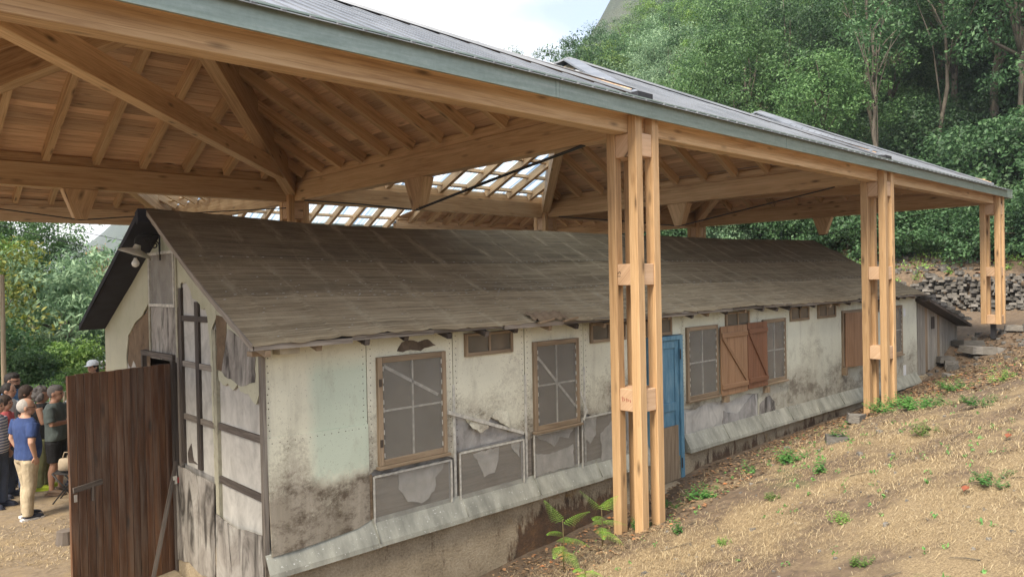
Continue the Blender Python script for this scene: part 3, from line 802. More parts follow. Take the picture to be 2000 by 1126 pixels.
def felt_mat(name, k):
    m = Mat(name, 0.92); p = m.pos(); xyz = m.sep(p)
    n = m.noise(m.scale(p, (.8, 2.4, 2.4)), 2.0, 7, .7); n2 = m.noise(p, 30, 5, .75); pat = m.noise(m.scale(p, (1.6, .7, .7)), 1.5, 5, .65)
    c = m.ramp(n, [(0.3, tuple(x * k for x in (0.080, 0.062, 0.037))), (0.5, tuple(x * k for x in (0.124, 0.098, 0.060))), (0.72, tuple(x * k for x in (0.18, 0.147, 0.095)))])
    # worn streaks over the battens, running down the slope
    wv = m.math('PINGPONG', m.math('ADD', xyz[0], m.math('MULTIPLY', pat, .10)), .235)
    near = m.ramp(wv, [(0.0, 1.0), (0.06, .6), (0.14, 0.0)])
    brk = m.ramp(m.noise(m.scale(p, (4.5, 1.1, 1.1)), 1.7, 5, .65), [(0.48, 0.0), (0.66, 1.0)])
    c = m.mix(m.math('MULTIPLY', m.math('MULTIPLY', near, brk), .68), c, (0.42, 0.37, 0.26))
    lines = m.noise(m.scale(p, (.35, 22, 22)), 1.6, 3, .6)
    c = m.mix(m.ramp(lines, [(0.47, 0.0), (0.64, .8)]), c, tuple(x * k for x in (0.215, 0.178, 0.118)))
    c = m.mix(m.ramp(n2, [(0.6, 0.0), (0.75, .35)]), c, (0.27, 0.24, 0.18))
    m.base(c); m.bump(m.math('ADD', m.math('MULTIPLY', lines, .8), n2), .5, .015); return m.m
FELT_T, FELT_M, FELT_B = felt_mat('roofing_felt_upper', 1.0), felt_mat('roofing_felt_middle', 1.5), felt_mat('roofing_felt_lower', 2.1)  # felt tones plus canopy shade painted in: strips darken towards the ridge
NAVY = plain('dark_felt_underside', (0.016, 0.017, 0.026), .9, .4, 6)
BLUE = Mat('faded_blue_paint', .6)
_b = BLUE.noise(BLUE.scale(BLUE.pos(), (6, 6, 1.2)), 2.5, 6, .7)
BLUE.base(BLUE.ramp(_b, [(0.3, (0.06, 0.15, 0.225)), (0.52, (0.105, 0.24, 0.335)), (0.75, (0.21, 0.34, 0.42))])); BLUE = BLUE.m
BLACKM = plain('black_iron', (0.015, 0.015, 0.016), .55, .3)
PLY = wood('grey_plywood', (0.13, 0.105, 0.08), (0.20, 0.168, 0.128), (0.265, 0.225, 0.175), .1, .8, False)
PANE = plain('dim_window_glass', (0.115, 0.10, 0.08), .12, .25, 3)
WHITEP = plain('flaking_white_paint', (0.47, 0.45, 0.395), .7, .3, 20)
CREAMW = board_mat('worn_cream_wood', (0.20, 0.18, 0.13), (0.34, 0.32, 0.24), (0.42, 0.40, 0.30), 6.0, .3)
NAIL = plain('rusty_nail', (0.07, 0.05, 0.035), .8)
def mesh_mat():
    m = Mat('fine_insect_mesh', .8); p = m.pos()
    d = m.n('ShaderNodeBsdfDiffuse'); d.inputs['Color'].default_value = (0.36, 0.34, 0.30, 1)
    t = m.n('ShaderNodeBsdfTransparent'); mx = m.n('ShaderNodeMixShader')
    nz = m.noise(m.scale(p, (2, 2, 2)), 2.0, 3); m.l(m.ramp(nz, [(0.3, .16), (0.7, .28)]), mx.inputs[0])
    m.l(t.outputs[0], mx.inputs[1]); m.l(d.outputs[0], mx.inputs[2]); m.l(mx.outputs[0], m.out.inputs['Surface']); return m.m
MESHM = mesh_mat()

hut = empty('wooden_hut', (2.7, 6.0, -2.9), 0, 'long weathered hut with peeling cream panels and a sagging brown felt roof', 'hut')
FY, BY, GXX, EX = 6.0, 10.75, 2.69, 17.85
rr = random.Random(5)
def jag(pts, amp=.02, step=.06, closed=True, keep=()):
    out = []
    n = len(pts)
    for i in range(n):
        p, q = pts[i], pts[(i + 1) % n]; out.append(p)
        if i in keep: continue
        L = math.hypot(q[0] - p[0], q[1] - p[1]); k = int(L / step)
        for s in range(1, k):
            t = s / k; out.append((p[0] + (q[0] - p[0]) * t + rr.uniform(-amp, amp), p[1] + (q[1] - p[1]) * t + rr.uniform(-amp, amp)))
    return out
def front(poly, y, th, name, mat, parent=hut, label=None, outy=None):
    if name == 'wall_panel':
        y -= .008; th += .004

    # polygon in (x, z) on the front wall; front face at y, thickness th into the wall
    pts = [(p[0], y if outy is None else outy(p[0], p[1], y), p[1]) for p in poly]
    m = MB(); m.prism(pts, (0, th, 0), (1, 0, 0), (0, 0, 1)); return m.build(name, mat, parent, label=label)
def gable(poly, x, th, name, mat, parent=hut, label=None):
    pts = [(x, p[0], p[1]) for p in poly]
    m = MB(); m.prism(pts, (th, 0, 0), (0, 1, 0), (0, 0, 1)); return m.build(name, mat, parent, label=label)
R = lambda a, b, c, d: [(a, c), (b, c), (b, d), (a, d)]

# carcass
m = MB(); m.box(GXX - .02, EX - .1, 5.955, 10.8, -4.0, -2.452); m.build('foundation', CONC, hut)
m = MB(); m.box(2.72, EX, FY + .02, FY + .1, -2.45, -.5); m.build('wall_backing', FIBRE, hut)
m = MB(); m.box(2.72, EX, BY - .1, BY - .02, -2.45, -.5); m.build('wall_backing', FIBRE, hut)
m = MB(); m.prism([(EX - .08, 6.1, -2.45), (EX - .08, BY - .1, -2.45), (EX - .08, BY - .1, -.52), (EX - .08, 8.3, .62), (EX - .08, 6.1, -.52)], (.08, 0, 0)); m.build('end_wall', FIBRE, hut)
gable([(8.1, -2.45), (6.1, -2.45), (6.1, -.5), (8.26, .66), (8.26, -.78), (8.1, -.78)], 2.72, .06, 'gable_backing', FIBRE)
gable([(9.15, -2.45), (10.74, -2.45), (10.74, -.52), (8.262, .66), (8.262, -.78), (9.15, -.78)], 2.72, .06, 'gable_backing', FIBRE)
m = MB(); m.box(2.70, EX - .1, 6.1, 10.65, -2.449, -2.43); m.build('floor', W_DARK, hut)

# --- front cladding, one panel per metre
seams = [2.70, 3.69, 4.71, 5.73, 6.715, 7.72]
front(jag([(2.70, -1.285), (3.685, -1.30), (3.685, -.505), (2.70, -.505)], .002, .3), 6.0, .012, 'wall_panel', PAINT1)
front([(2.71, -2.27), (2.95, -2.262), (3.26, -2.25), (3.55, -2.235), (3.69, -2.20), (3.69, -1.30), (2.70, -1.283)], 5.99, .010, 'wall_panel', PAINT1,
      outy=lambda x, z, y: y - (.055 * (1 - abs(x - 2.9)) if z < -2.2 else 0), label='stained lower panel bulging at its bottom edge')
front(jag([(3.695, -1.78), (3.75, -1.74), (4.58, -1.75), (4.705, -1.80), (4.705, -.505), (3.695, -.505)], .006, .08, keep=(3, 4, 5)), 6.0, .012, 'wall_panel', PAINT2)
front(jag([(4.715, -1.36), (4.84, -1.38), (4.89, -1.46), (5.01, -1.57), (5.12, -1.55), (5.19, -1.44), (5.3, -1.5), (5.41, -1.57), (5.46, -1.64), (5.55, -1.62), (5.72, -1.70), (5.72, -.505), (4.715, -.505)], .012, .05, keep=(10, 11, 12)), 6.0, .012, 'wall_panel', PAINT2, label='panel torn away along its lower edge')
front(jag([(5.735, -1.80), (5.9, -1.75), (6.6, -1.75), (6.71, -1.79), (6.71, -.505), (5.735, -.505)], .008, .08, keep=(3, 4, 5)), 6.0, .012, 'wall_panel', PAINT2)
front(jag([(6.72, -1.62), (7.1, -1.70), (7.4, -1.6), (7.715, -1.65), (7.715, -.505), (6.72, -.505)], .02, .07, keep=(3, 4, 5)), 6.0, .012, 'wall_panel', PAINT2)
front(R(7.725, 7.93, -2.22, -.505), 6.0, .012, 'wall_panel', PAINT2)
front(R(7.935, 8.77, -.78, -.505), 6.0, .012, 'wall_panel', PAINT3)
# grey layers showing below the torn paint
front(jag([(4.72, -1.74), (5.70, -1.73), (5.70, -1.4), (4.72, -1.3)], .004, .2), 6.013, .006, 'torn_layer', FIBRE)
for poly in ([(4.90, -1.48), (5.02, -1.585), (5.14, -1.56), (5.2, -1.45), (5.12, -1.36), (5.0, -1.40)], [(5.22, -1.45), (5.32, -1.52), (5.45, -1.60), (5.46, -1.42), (5.36, -1.36), (5.27, -1.40)]):
    front(jag(poly, .012, .04), 5.985, .004, 'paint_flake', PAINT2, outy=lambda x, z, y: y - max(0, (-1.42 - z)) * .22)
front(jag([(4.03, -.65), (4.09, -.57), (4.19, -.555), (4.28, -.58), (4.4, -.56), (4.5, -.63), (4.41, -.64), (4.31, -.67), (4.19, -.65), (4.1, -.665)], .012, .04), 5.988, .004, 'rot_patch', STAIN)
# panels right of the blue door
for a, b in ((8.775, 9.72), (9.725, 10.86), (10.865, 11.84)):
    front(jag([(a, -1.84), (a + .3, -1.88), (b - .3, -1.82), (b, -1.86), (b, -.505), (a, -.505)], .015, .07, keep=(3, 4, 5)), 6.0, .012, 'wall_panel', PAINT3)
front(R(8.775, 10.86, -2.26, -1.80), 6.012, .008, 'torn_layer', FIBRE2)
front(jag([(8.85, -2.25), (8.85, -1.9), (9.3, -1.84), (9.8, -1.9), (9.75, -2.1), (9.55, -2.2), (9.4, -2.25)], .02, .07), 6.004, .006, 'torn_layer', FIBRE2)
front(jag([(9.8, -2.26), (9.85, -2.0), (10.2, -2.1), (10.45, -1.98), (10.78, -1.82), (10.8, -2.24)], .02, .07), 6.0, .006, 'torn_layer', FIBRE)
front(jag([(10.89, -2.25), (10.885, -2.06), (11.08, -1.95), (11.2, -1.93), (11.38, -2.06), (11.4, -2.19), (11.37, -2.25)], .014, .05), 5.994, .005, 'torn_layer', SMUDGE)
front(jag([(10.865, -2.24), (11.84, -2.24), (11.84, -1.83), (10.865, -1.83)], .003, .3), 6.006, .008, 'wall_panel', PAINT3)
a = 11.845
while a < 17.5:
    b = min(a + 1.005, EX); front(jag(R(a, b - .006, -2.23, -.505), .002, .4), 6.0 + rr.uniform(-.003, .003), .012, 'wall_panel', PAINT3); a += 1.005
# cover battens, corner post
for x, z0 in ((3.69, -.51), (4.71, -.51), (5.727, -.51), (6.715, -.51), (7.72, -.51), (8.772, -.51), (9.722, -.51), (10.862, -.51), (11.842, -.51)):
    if x in (4.71, 5.727, 6.715): front(R(x - .016, x + .016, -2.2, -1.05), 5.984, .007, 'cover_strip', WHITEP)
m = MB(); m.box(2.66, 2.70, 5.965, 6.01, -2.35, -.5); m.build('corner_board', W_GREY, hut)
front(R(3.695, 3.725, -2.2, -1.78), 5.99, .02, 'cover_strip', W_OLD)
front(R(5.735, 5.81, -2.2, -1.72), 5.994, .02, 'cover_strip', W_GREY)
nm = MB()
for x in (2.73, 3.65, 3.73, 4.67, 4.75, 5.69, 5.77, 6.68, 6.76, 8.81, 9.69, 9.76, 10.83, 10.9, 11.8):
    z = -.55
    while z > -1.72:
        nm.lathe([(.006, 0), (.004, .003), (.0005, .004)], (x + rr.uniform(-.006, .006), 5.991, z), 5, False, Matrix.Rotation(PI / 2, 3, 'X')); z -= rr.uniform(.05, .075)
for x in np.arange(2.75, 3.68, .07): nm.lathe([(.006, 0), (.004, .003), (.0005, .004)], (x, 5.981, -1.33), 5, False, Matrix.Rotation(PI / 2, 3, 'X'))
nm.build('nail_heads', NAIL, hut, kind='stuff')

# --- windows
def window(x0, x1, z0, z1, diag=None, sash_mat=W_OLD, mesh=True, fw=.055, muntin=True, frame_mat=W_OLD):
    g = empty('window', parent=hut); y = 5.955
    for a, b, c, d in ((x0, x0 + fw, z0, z1), (x1 - fw, x1, z0, z1), (x0 + fw, x1 - fw, z1 - fw, z1), (x0 + fw, x1 - fw, z0, z0 + fw)):
        m = MB(); m.box(a + .001, b - .001, y, 6.03, c, d); m.build('frame', frame_mat, g, bevel=.004)
    m = MB(); m.box(x0 - .02, x1 + .02, y - .03, 5.99, z0 - .03, z0 - .002); m.build('sill', sash_mat, g, bevel=.004)
    m = MB(); m.box(x0 + fw, x1 - fw, 5.984, 5.988, z0 + fw, z1 - fw); m.build('pane', PANE, g)
    if muntin:
        cx, cz = (x0 + x1) / 2, (z0 + z1) / 2
        m = MB(); m.box(cx - .009, cx + .009, 5.971, 5.983, z0 + fw, z1 - fw); m.build('muntin', WHITEP, g)
        m = MB(); m.box(x0 + fw, x1 - fw, 5.9715, 5.9825, cz - .009, cz + .009); m.build('muntin', WHITEP, g)
    if diag:
        m = MB(); m.beam((diag[0], 5.974, diag[1]), (diag[2], 5.974, diag[3]), .006, .03, (0, 0, 1)); m.build('lath', WHITEP, g)
    if mesh:
        m = MB(); m.box(x0 + fw - .01, x1 - fw + .01, 5.9655, 5.9665, z0 + fw - .01, z1 - fw + .01); m.build('mesh_screen', MESHM, g)
        w = MB()
        for k in range(9):
            for xx in (x0 + fw + .006, x1 - fw - .006):
                z = z0 + fw + .05 + k * (z1 - z0 - 2 * fw - .1) / 8 + rr.uniform(-.02, .02); w.box(xx - .004, xx + .004, 5.958, 5.964, z - .022, z + .022)
        w.build('mesh_clips', WHITEP, g, kind='stuff')
    return g
window(3.79, 4.60, -1.715, -.69, (3.87, -.78, 4.50, -1.12))
window(5.845, 6.605, -1.70, -.69, (5.90, -.85, 6.54, -1.5))
window(8.86, 9.665, -1.73, -.70)
window(10.99, 11.74, -1.72, -.70)
window(16.05, 16.92, -1.72, -.68)
for a, b, c, d in ((17.05, 17.16, -.93, -.76), (17.0, 17.15, -2.2, -1.98)):
    m = MB(); m.box(a, b, 5.983, 5.988, c, d); m.build('paper_notice', plain('white_paper', (0.66, 0.66, 0.66), .8, .05), hut)
# hinge plates on the first window
m = MB()
for z in (-.93, -1.50): m.box(3.80, 3.83, 5.948, 5.954, z - .035, z + .035)
m.build('hinge_plate', NAIL, hut)
for a, b in ((4.86, 5.54), (6.83, 7.52), (7.95, 8.52), (9.9, 10.59), (11.92, 12.615), (12.955, 13.685), (15.0, 15.7)):
    g = empty('vent_window', parent=hut); z0, z1 = -.775, -.535; f = .04
    for q in ((a, a + f, z0, z1), (b - f, b, z0, z1), (a + f, b - f, z1 - f * .7, z1), (a + f, b - f, z0, z0 + f), ((a + b) / 2 - .014, (a + b) / 2 + .014, z0 + f, z1 - f * .7)):
        m = MB(); m.box(q[0] + .001, q[1] - .001, 5.962, 6.03, q[2], q[3]); m.build('frame', W_OLD, g, bevel=.003)
    for q in ((a + f, (a + b) / 2 - .014), ((a + b) / 2 + .014, b - f)):
        m = MB(); m.box(q[0], q[1], 5.980, 5.984, z0 + f, z1 - f * .7); m.build('pane', PANE, g)
# broken laths hanging from the second window
m = MB(); m.beam((4.60, 5.95, -1.31), (5.68, 5.97, -1.69), .008, .034); m.build('lath', WHITEP, hut)
m = MB(); m.beam((6.60, 5.95, -1.33), (6.70, 5.93, -1.60), .007, .02); m.build('lath', WHITEP, hut)
m = MB(); m.beam((6.70, 5.93, -1.55), (6.64, 5.94, -1.68), .007, .02); m.build('lath', WHITEP, hut)

# --- lower mesh panels with peeling sheet behind them
def low_panel(x0, x1, z0, z1, flake):
    g = empty('lower_mesh_panel', parent=hut)
    front(R(x0, x1, z0, z1), 6.008, .008, 'ply_sheet', PLY, g)
    for k, f in enumerate(flake): front(jag(f, .014, .045), 5.999 - .004 * k, .006, 'paint_flake', FIBRE2, g, outy=lambda x, z, y: y - .05 * max(0, (z1 - .06 - z)))
    m = MB(); m.box(x0, x1, 5.9675, 5.9685, z0, z1); m.build('mesh_screen', MESHM, g)
    for q in ((x0 - .012, x0 + .006, z0, z1), (x1 - .006, x1 + .012, z0, z1), (x0 + .006, x1 - .006, z1 - .012, z1 + .008)):
        m = MB(); m.box(q[0], q[1], 5.958, 5.967, q[2], q[3]); m.build('edge_strip', WHITEP, g)
low_panel(3.73, 4.64, -2.23, -1.80, [[(4.02, -1.81), (4.58, -1.805), (4.56, -1.88), (4.46, -1.95), (4.44, -2.08), (4.28, -2.17), (4.12, -2.12), (4.02, -1.98)], [(3.76, -1.80), (4.6, -1.80), (4.58, -1.83), (4.3, -1.86), (4.0, -1.84)]])
low_panel(4.76, 5.66, -2.235, -1.755, [[(4.96, -1.80), (5.33, -1.79), (5.31, -1.93), (5.25, -2.05), (5.10, -2.07), (5.03, -1.92)], [(5.5, -1.78), (5.63, -1.78), (5.62, -1.95), (5.55, -1.88)]])
low_panel(5.83, 6.56, -2.22, -1.735, [[(5.85, -1.75), (6.54, -1.74), (6.43, -1.87), (6.28, -1.83), (6.18, -1.93), (6.05, -1.84)], [(5.86, -1.95), (6.1, -2.0), (6.5, -1.95), (6.5, -2.2), (5.86, -2.2)]])
low_panel(6.64, 7.55, -2.26, -1.66, [[(6.66, -1.68), (6.95, -1.68), (6.92, -1.9), (6.8, -2.0), (6.7, -1.9)], [(7.0, -1.9), (7.3, -1.75), (7.5, -1.8), (7.5, -2.2), (7.0, -2.24)]])

# --- zinc flashing in overlapping lengths
def flash(x0, x1, cap=False):
    n = max(1, round((x1 - x0) / .98)); w = (x1 - x0) / n
    for k in range(n):
        a, b = x0 + k * w, x0 + (k + 1) * w + .03; e = .004 * (k % 2)
        P = []
        for x, s in ((a, 0), (b, .004)):
            P.append([(x, 5.992 - e, -2.20 + rr.uniform(-.006, .006)), (x, 5.885 - e - s, -2.395 + rr.uniform(-.005, .005)), (x, 5.875 - e - s, -2.435 + rr.uniform(-.006, .004))])
        m = MB(); i = 0
        for q in range(2):
            A, B, C, D = P[0][q], P[1][q], P[1][q + 1], P[0][q + 1]
            m.prism([A, B, C, D], (0, .004, .002), (1, 0, 0), (0, 0, 1))
        if k: m.tube([(a + .015, 5.985 - e, -2.20), (a + .015, 5.877 - e, -2.395)], .007, 6)
        m.build('flashing', ZINC, hut)
flash(2.66, 7.93); flash(8.79, 17.75)
m = MB(); m.prism([(8.79, 6.0, -2.20), (8.79, 5.885, -2.395), (8.79, 5.875, -2.44), (8.79, 6.0, -2.44)], (.006, 0, 0)); m.build('flashing', ZINC, hut)

# --- blue door
g = empty('blue_door', parent=hut)
x0, x1, z0, z1 = 7.965, 8.715, -2.76, -.79
for a, b, c, d in ((x0, x0 + .07, z0, z1), (x1 - .07, x1, z0, z1), (x0 + .07, x1 - .07, z1 - .06, z1)):
    m = MB(); m.box(a, b, 5.93, 6.02, c, d); m.build('door_frame', BLUE, g, bevel=.004)
m = MB(); m.box(x0 + .07, x1 - .07, 5.975, 6.0, z0, z1 - .06); m.build('door_leaf', BLUE, g)
for a, b, c, d in ((x0 + .075, x0 + .16, z0, z1 - .065), (x1 - .16, x1 - .075, z0, z1 - .065), (x0 + .161, x1 - .161, -.96, z1 - .065), (x0 + .161, x1 - .161, -1.82, -1.70), (x0 + .161, x1 - .161, z0, z0 + .12)):
    m = MB(); m.box(a, b, 5.957, 5.974, c, d); m.build('rail', BLUE, g, bevel=.004)
m = MB(); m.box(x0 + .1, x1 - .13, 5.94, 5.956, z0, -2.02); m.build('kick_board', W_OLD, g)
for z in (-1.05, -2.55):
    m = MB(); m.box(x1 - .085, x1 - .062, 5.923, 5.929, z - .07, z + .07); m.build('hinge', BLACKM, g)
m = MB(); m.box(7.9, 8.82, 5.72, 5.95, -3.15, -2.77); m.build('door_step', CONC, hut, bevel=.02)

# --- board shutters folded back between the third and fourth windows
def shutter(x0, x1, y, z0, z1, mat, flip, dz=0.0):
    g = empty('shutter', parent=hut); n = 4; w = (x1 - x0) / n
    for k in range(n):
        m = MB(); m.box(x0 + k * w + .002, x0 + (k + 1) * w - .002, y, y + .022, z0, z1); m.build('shutter_plank', mat, g)
    for z in (z0 + .13, z1 - .13):
        m = MB(); m.box(x0 + .01, x1 - .01, y - .022, y - .001, z - .035, z + .035); m.build('shutter_rail', mat, g, bevel=.003)
    m = MB(); m.beam((x0 + .04, y - .012, z1 - .17), (x1 - .04, y - .012, z0 + .17), .02, .05); m.build('shutter_brace', mat, g)
shutter(9.68, 10.43, 5.925, -1.76, -.735, W_SHUT, 0)
shutter(10.435, 11.03, 5.915, -1.74, -.72, W_SHUTR, 0)
for x in (9.78, 11.0):
    m = MB(); m.box(x, x + .07, 5.90, 5.99, -1.86, -1.77); m.build('shutter_catch', W_OLD, hut)
# a shutter standing half open on the fifth window
g = empty('open_shutter', parent=hut)
for q in ((13.95, 14.0, -1.73, -.68), (14.0, 14.9, -.73, -.68)):
    m = MB(); m.box(q[0], q[1], 5.96, 6.03, q[2], q[3]); m.build('frame', W_OLD, g)
d = Vector((.72, -.16, 0)); L = d.length; d.normalize()
for k in range(3):
    a = Vector((14.02, 5.95, 0)) + d * (k * .25); b = a + d * .246
    m = MB(); m.beam(((a + b) / 2).to_tuple()[:2] + (-1.74,), ((a + b) / 2).to_tuple()[:2] + (-.72,), .024, .246, d); m.build('shutter_plank', W_SHUT, g)
m = MB(); m.box(13.93, 14.0, 5.9, 5.99, -1.88, -1.74); m.build('shutter_catch', W_OLD, g)
m = MB(); m.box(14.0, 14.93, 5.978, 5.99, -1.72, -.73); m.build('pane', PANE, g)

# --- roof: three lengths of felt on the front slope, deck, eave board, rafter tails
RX = [2.48, 3.25, 4.3, 5.8, 6.7, 8.24, 10.1, 11.5, 13.8, 17.8]; RZ = [.81, .78, .72, .705, .72, .76, .745, .765, .755, .82]
def zr(x): return float(np.interp(x, RX, RZ))
def ze(x): return -.46 - .012 * math.sin(x * 1.1) - .008 * math.sin(x * 2.9)
def bump_roof(x, t):
    f = (x / .47) % 1.0; d = min(f, 1 - f) * .47
    return .011 * math.exp(-(d / .022) ** 2) * (.35 + .65 * t) + .006 * mnoise.noise(Vector((x * 2.2, t * 3, 0))) + .004 * mnoise.noise(Vector((x * 8, t * 5, 3)))
XS0, XS1 = 2.48, 17.75
def rpt(x, t, lift=0.0):
    y = 8.26 - 2.54 * t; z = zr(x) * (1 - t) + ze(x) * t - .045 * math.sin(PI * t)
    return (x, y, z + bump_roof(x, t) + lift)
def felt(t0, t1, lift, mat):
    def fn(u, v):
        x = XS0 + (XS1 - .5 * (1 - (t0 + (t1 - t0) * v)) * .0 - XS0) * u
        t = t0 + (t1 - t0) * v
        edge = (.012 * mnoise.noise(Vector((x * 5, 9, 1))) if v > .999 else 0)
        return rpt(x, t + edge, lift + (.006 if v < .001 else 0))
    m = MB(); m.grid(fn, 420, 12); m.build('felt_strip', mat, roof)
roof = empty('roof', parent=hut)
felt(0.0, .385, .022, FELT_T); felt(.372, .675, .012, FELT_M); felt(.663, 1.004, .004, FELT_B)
m = MB()      # the deck under the felt and the far slope, mirrored
def deck(u, v):
    x = XS0 + .01 + (XS1 - XS0 - .02) * u; p = rpt(x, v * .995); return (p[0], p[1], p[2] - .035)
m.grid(deck, 60, 6); m.build('roof_deck', W_DARK, roof)
m = MB()
def back(u, v):
    x = 2.40 + (XS1 - 2.40) * u; p = rpt(x, v); return (p[0], 8.26 + (8.26 - p[1]) * 1.0, p[2] + .004)
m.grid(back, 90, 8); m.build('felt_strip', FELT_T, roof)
m = MB(); m.grid(lambda u, v: (lambda p: (2.405 + 15.25 * u, 8.26 + (8.26 - p[1]), p[2] - .05))(rpt(2.405 + 15.25 * u, v)), 40, 6); m.build('roof_deck', NAVY, roof)
m = MB(); m.prism([(2.40, 8.26, .815), (2.40, 10.80, -.455), (2.40, 10.80, -.52), (2.40, 8.26, .745)], (.02, 0, 0)); m.build('verge_board', NAVY, roof)
m = MB(); m.prism([(2.395, 8.24, .83), (2.395, 8.34, .79), (2.395, 8.30, .66), (2.395, 8.24, .7)], (.16, 0, 0)); m.build('ridge_end', NAVY, roof)
# ragged felt edge along the front verge, torn eave
m = MB(); m.prism([(2.477, p[1], p[2] + .012) for p in [rpt(2.48, t) for t in np.linspace(0, 1, 30)]] + [(2.477, p[1], p[2] - .035 - .012 * rr.random()) for p in [rpt(2.48, t) for t in np.linspace(1, 0, 40)]], (.012, 0, 0)); m.build('verge_edge', W_GREY, roof)
xs = np.arange(2.50, 17.7, .9)
for a in xs:
    m = MB(); m.box(a, min(a + .895, 17.7), 5.735 + rr.uniform(-.012, .012), 5.765, ze(a) - .045 + rr.uniform(-.006, .006), ze(a) + .002); m.build('eave_board', W_GREY, roof)
for x in np.arange(2.62, 17.6, .47):
    m = MB(); m.beam((x, 5.79 + rr.uniform(-.06, .04), ze(x) - .075), (x + rr.uniform(-.01, .01), 6.03, ze(x) - .0), .05, .055); m.build('rafter_tail', W_DARK if rr.random() < .6 else W_OLD, roof)
m = MB()      # rotten bit of the eave where the felt has gone
m.grid(lambda u, v: (5.62 + .55 * u, 5.70 + .16 * v, ze(5.8) + .02 + .085 * v + .025 * mnoise.noise(Vector((u * 9, v * 3, 0))) + .012 * math.sin(u * 25)), 16, 4); m.build('rotten_eave', W_OLD, roof, label='splintered bare wood where the eave felt has torn off')
for x, r in ((5.66, .02), (6.05, .025)):
    m = MB(); m.beam((x, 5.68, ze(x) + .0), (x + .25, 5.70, ze(x) + .03), .03, .02); m.build('splinter', W_OLD, roof)
nm = MB()
for t in (.378, .668, .70):
    for x in np.arange(2.55, 17.6, .155):
        if rr.random() < .8:
            p = rpt(x + rr.uniform(-.03, .03), t, .024 if t < .4 else .016); nm.lathe([(.014, 0), (.011, .005), (.001, .006)], p, 6, False)
for k in range(160):
    p = rpt(rr.uniform(2.6, 9), rr.uniform(.5, .98), .016); nm.lathe([(.010, 0), (.008, .004), (.001, .005)], p, 6, False)
nm.build('felt_nails', plain('pale_nail_head', (0.36, 0.35, 0.31), .6), roof, kind='stuff')
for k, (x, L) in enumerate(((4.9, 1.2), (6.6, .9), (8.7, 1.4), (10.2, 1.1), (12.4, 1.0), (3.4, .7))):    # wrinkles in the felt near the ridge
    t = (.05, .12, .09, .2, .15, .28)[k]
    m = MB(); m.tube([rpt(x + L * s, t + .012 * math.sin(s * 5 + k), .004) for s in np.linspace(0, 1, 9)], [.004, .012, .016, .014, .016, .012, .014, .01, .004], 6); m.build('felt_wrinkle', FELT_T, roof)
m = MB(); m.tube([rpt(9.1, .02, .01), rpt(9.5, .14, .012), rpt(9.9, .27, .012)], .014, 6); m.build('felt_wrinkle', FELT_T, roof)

# --- gable end
gable(jag([(10.75, -2.3), (10.75, -.52), (8.93, .37), (8.93, -.16), (9.24, -.33), (9.49, -.41), (9.75, -.56), (9.84, -.85), (9.84, -2.3)], .01, .07, keep=(0, 1, 8)), 2.69, .012, 'gable_panel', PAINTG)
gable(jag([(8.95, -.21), (9.24, -.34), (9.49, -.41), (9.75, -.56), (9.83, -.85), (9.78, -.95), (9.0, -.9)], .01, .06), 2.703, .008, 'gable_board', BROWNP)
gable(jag([(9.0, -2.3), (9.0, -.90), (9.5, -.93), (9.60, -.86), (9.70, -.96), (9.84, -.9), (9.84, -2.3)], .012, .06, keep=(0, 5, 6)), 2.70, .01, 'gable_panel', FIBRE2)
for q in ((8.862, 8.91), (7.99, 8.038)):
    m = MB(); m.box(2.675, 2.71, q[0], q[1], -.72, .40 if q[0] > 8.5 else .47); m.build('gable_stud', CREAMW, hut)
gable([(8.9, .38), (8.26, .68), (8.0, .55), (8.0, .38)], 2.69, .012, 'gable_panel', PAINTG)
g = empty('gable_hatch', parent=hut)
gable(R(8.06, 8.84, -.17, .37), 2.692, .01, 'ply_sheet', FIBRE, g)
gable(R(8.07, 8.83, -.165, .365), 2.672, .002, 'mesh_screen', MESHM, g)
for q in ((8.04, 8.86, .365, .395), (8.04, 8.86, -.20, -.168), (8.04, 8.068, -.168, .365), (8.832, 8.86, -.168, .365)):
    m = MB(); m.box(2.665, 2.69, *q); m.build('edge_strip', WHITEP, g)
gable(jag(R(8.07, 8.92, -.78, -.205), .004, .2), 2.688, .012, 'gable_panel', SMUDGE, label='grey panel smudged with soot')
# ragged paint right of the hatch, lattice of old studs over grey board
gable(jag([(8.0, .54), (6.98, .02), (6.98, -.28), (7.10, -.40), (7.09, -1.7), (7.02, -1.7), (7.0, -2.2), (7.05, -2.2), (7.11, -1.85), (7.14, -.6), (7.2, -.27), (7.25, -.20), (7.36, -.21), (7.39, -.16), (7.58, -.11), (7.63, -.03), (7.76, .06), (7.91, .04), (7.95, -.2), (8.0, -.3)], .011, .05, keep=(0, 18)), 2.689, .008, 'gable_panel', PAINTG, label='cream panel torn open over grey board')
gable(R(7.07, 8.0, -1.82, .1), 2.712, .006, 'ply_sheet', FIBRE2)
m = MB(); m.box(2.685, 2.711, 7.44, 7.53, -1.8, -.14); m.build('lattice_bar', W_DARK, hut)
m = MB(); m.box(2.683, 2.711, 7.90, 7.97, -1.8, .0); m.build('lattice_bar', W_DARK, hut)
for z, y0 in ((-.31, 7.2), (-.775, 7.12), (-1.315, 7.1)):
    m = MB(); m.box(2.688, 2.712, y0, 7.438, z - .028, z + .028); m.box(2.688, 2.712, 7.532, 7.898, z - .028, z + .028); m.build('lattice_bar', W_DARK if z > -.5 else W_GREY, hut)
gable(jag([(7.76, -1.58), (7.7, -1.75), (7.6, -1.77), (7.85, -1.79), (7.87, -1.7)], .01, .05), 2.708, .003, 'torn_hole', W_DARK)
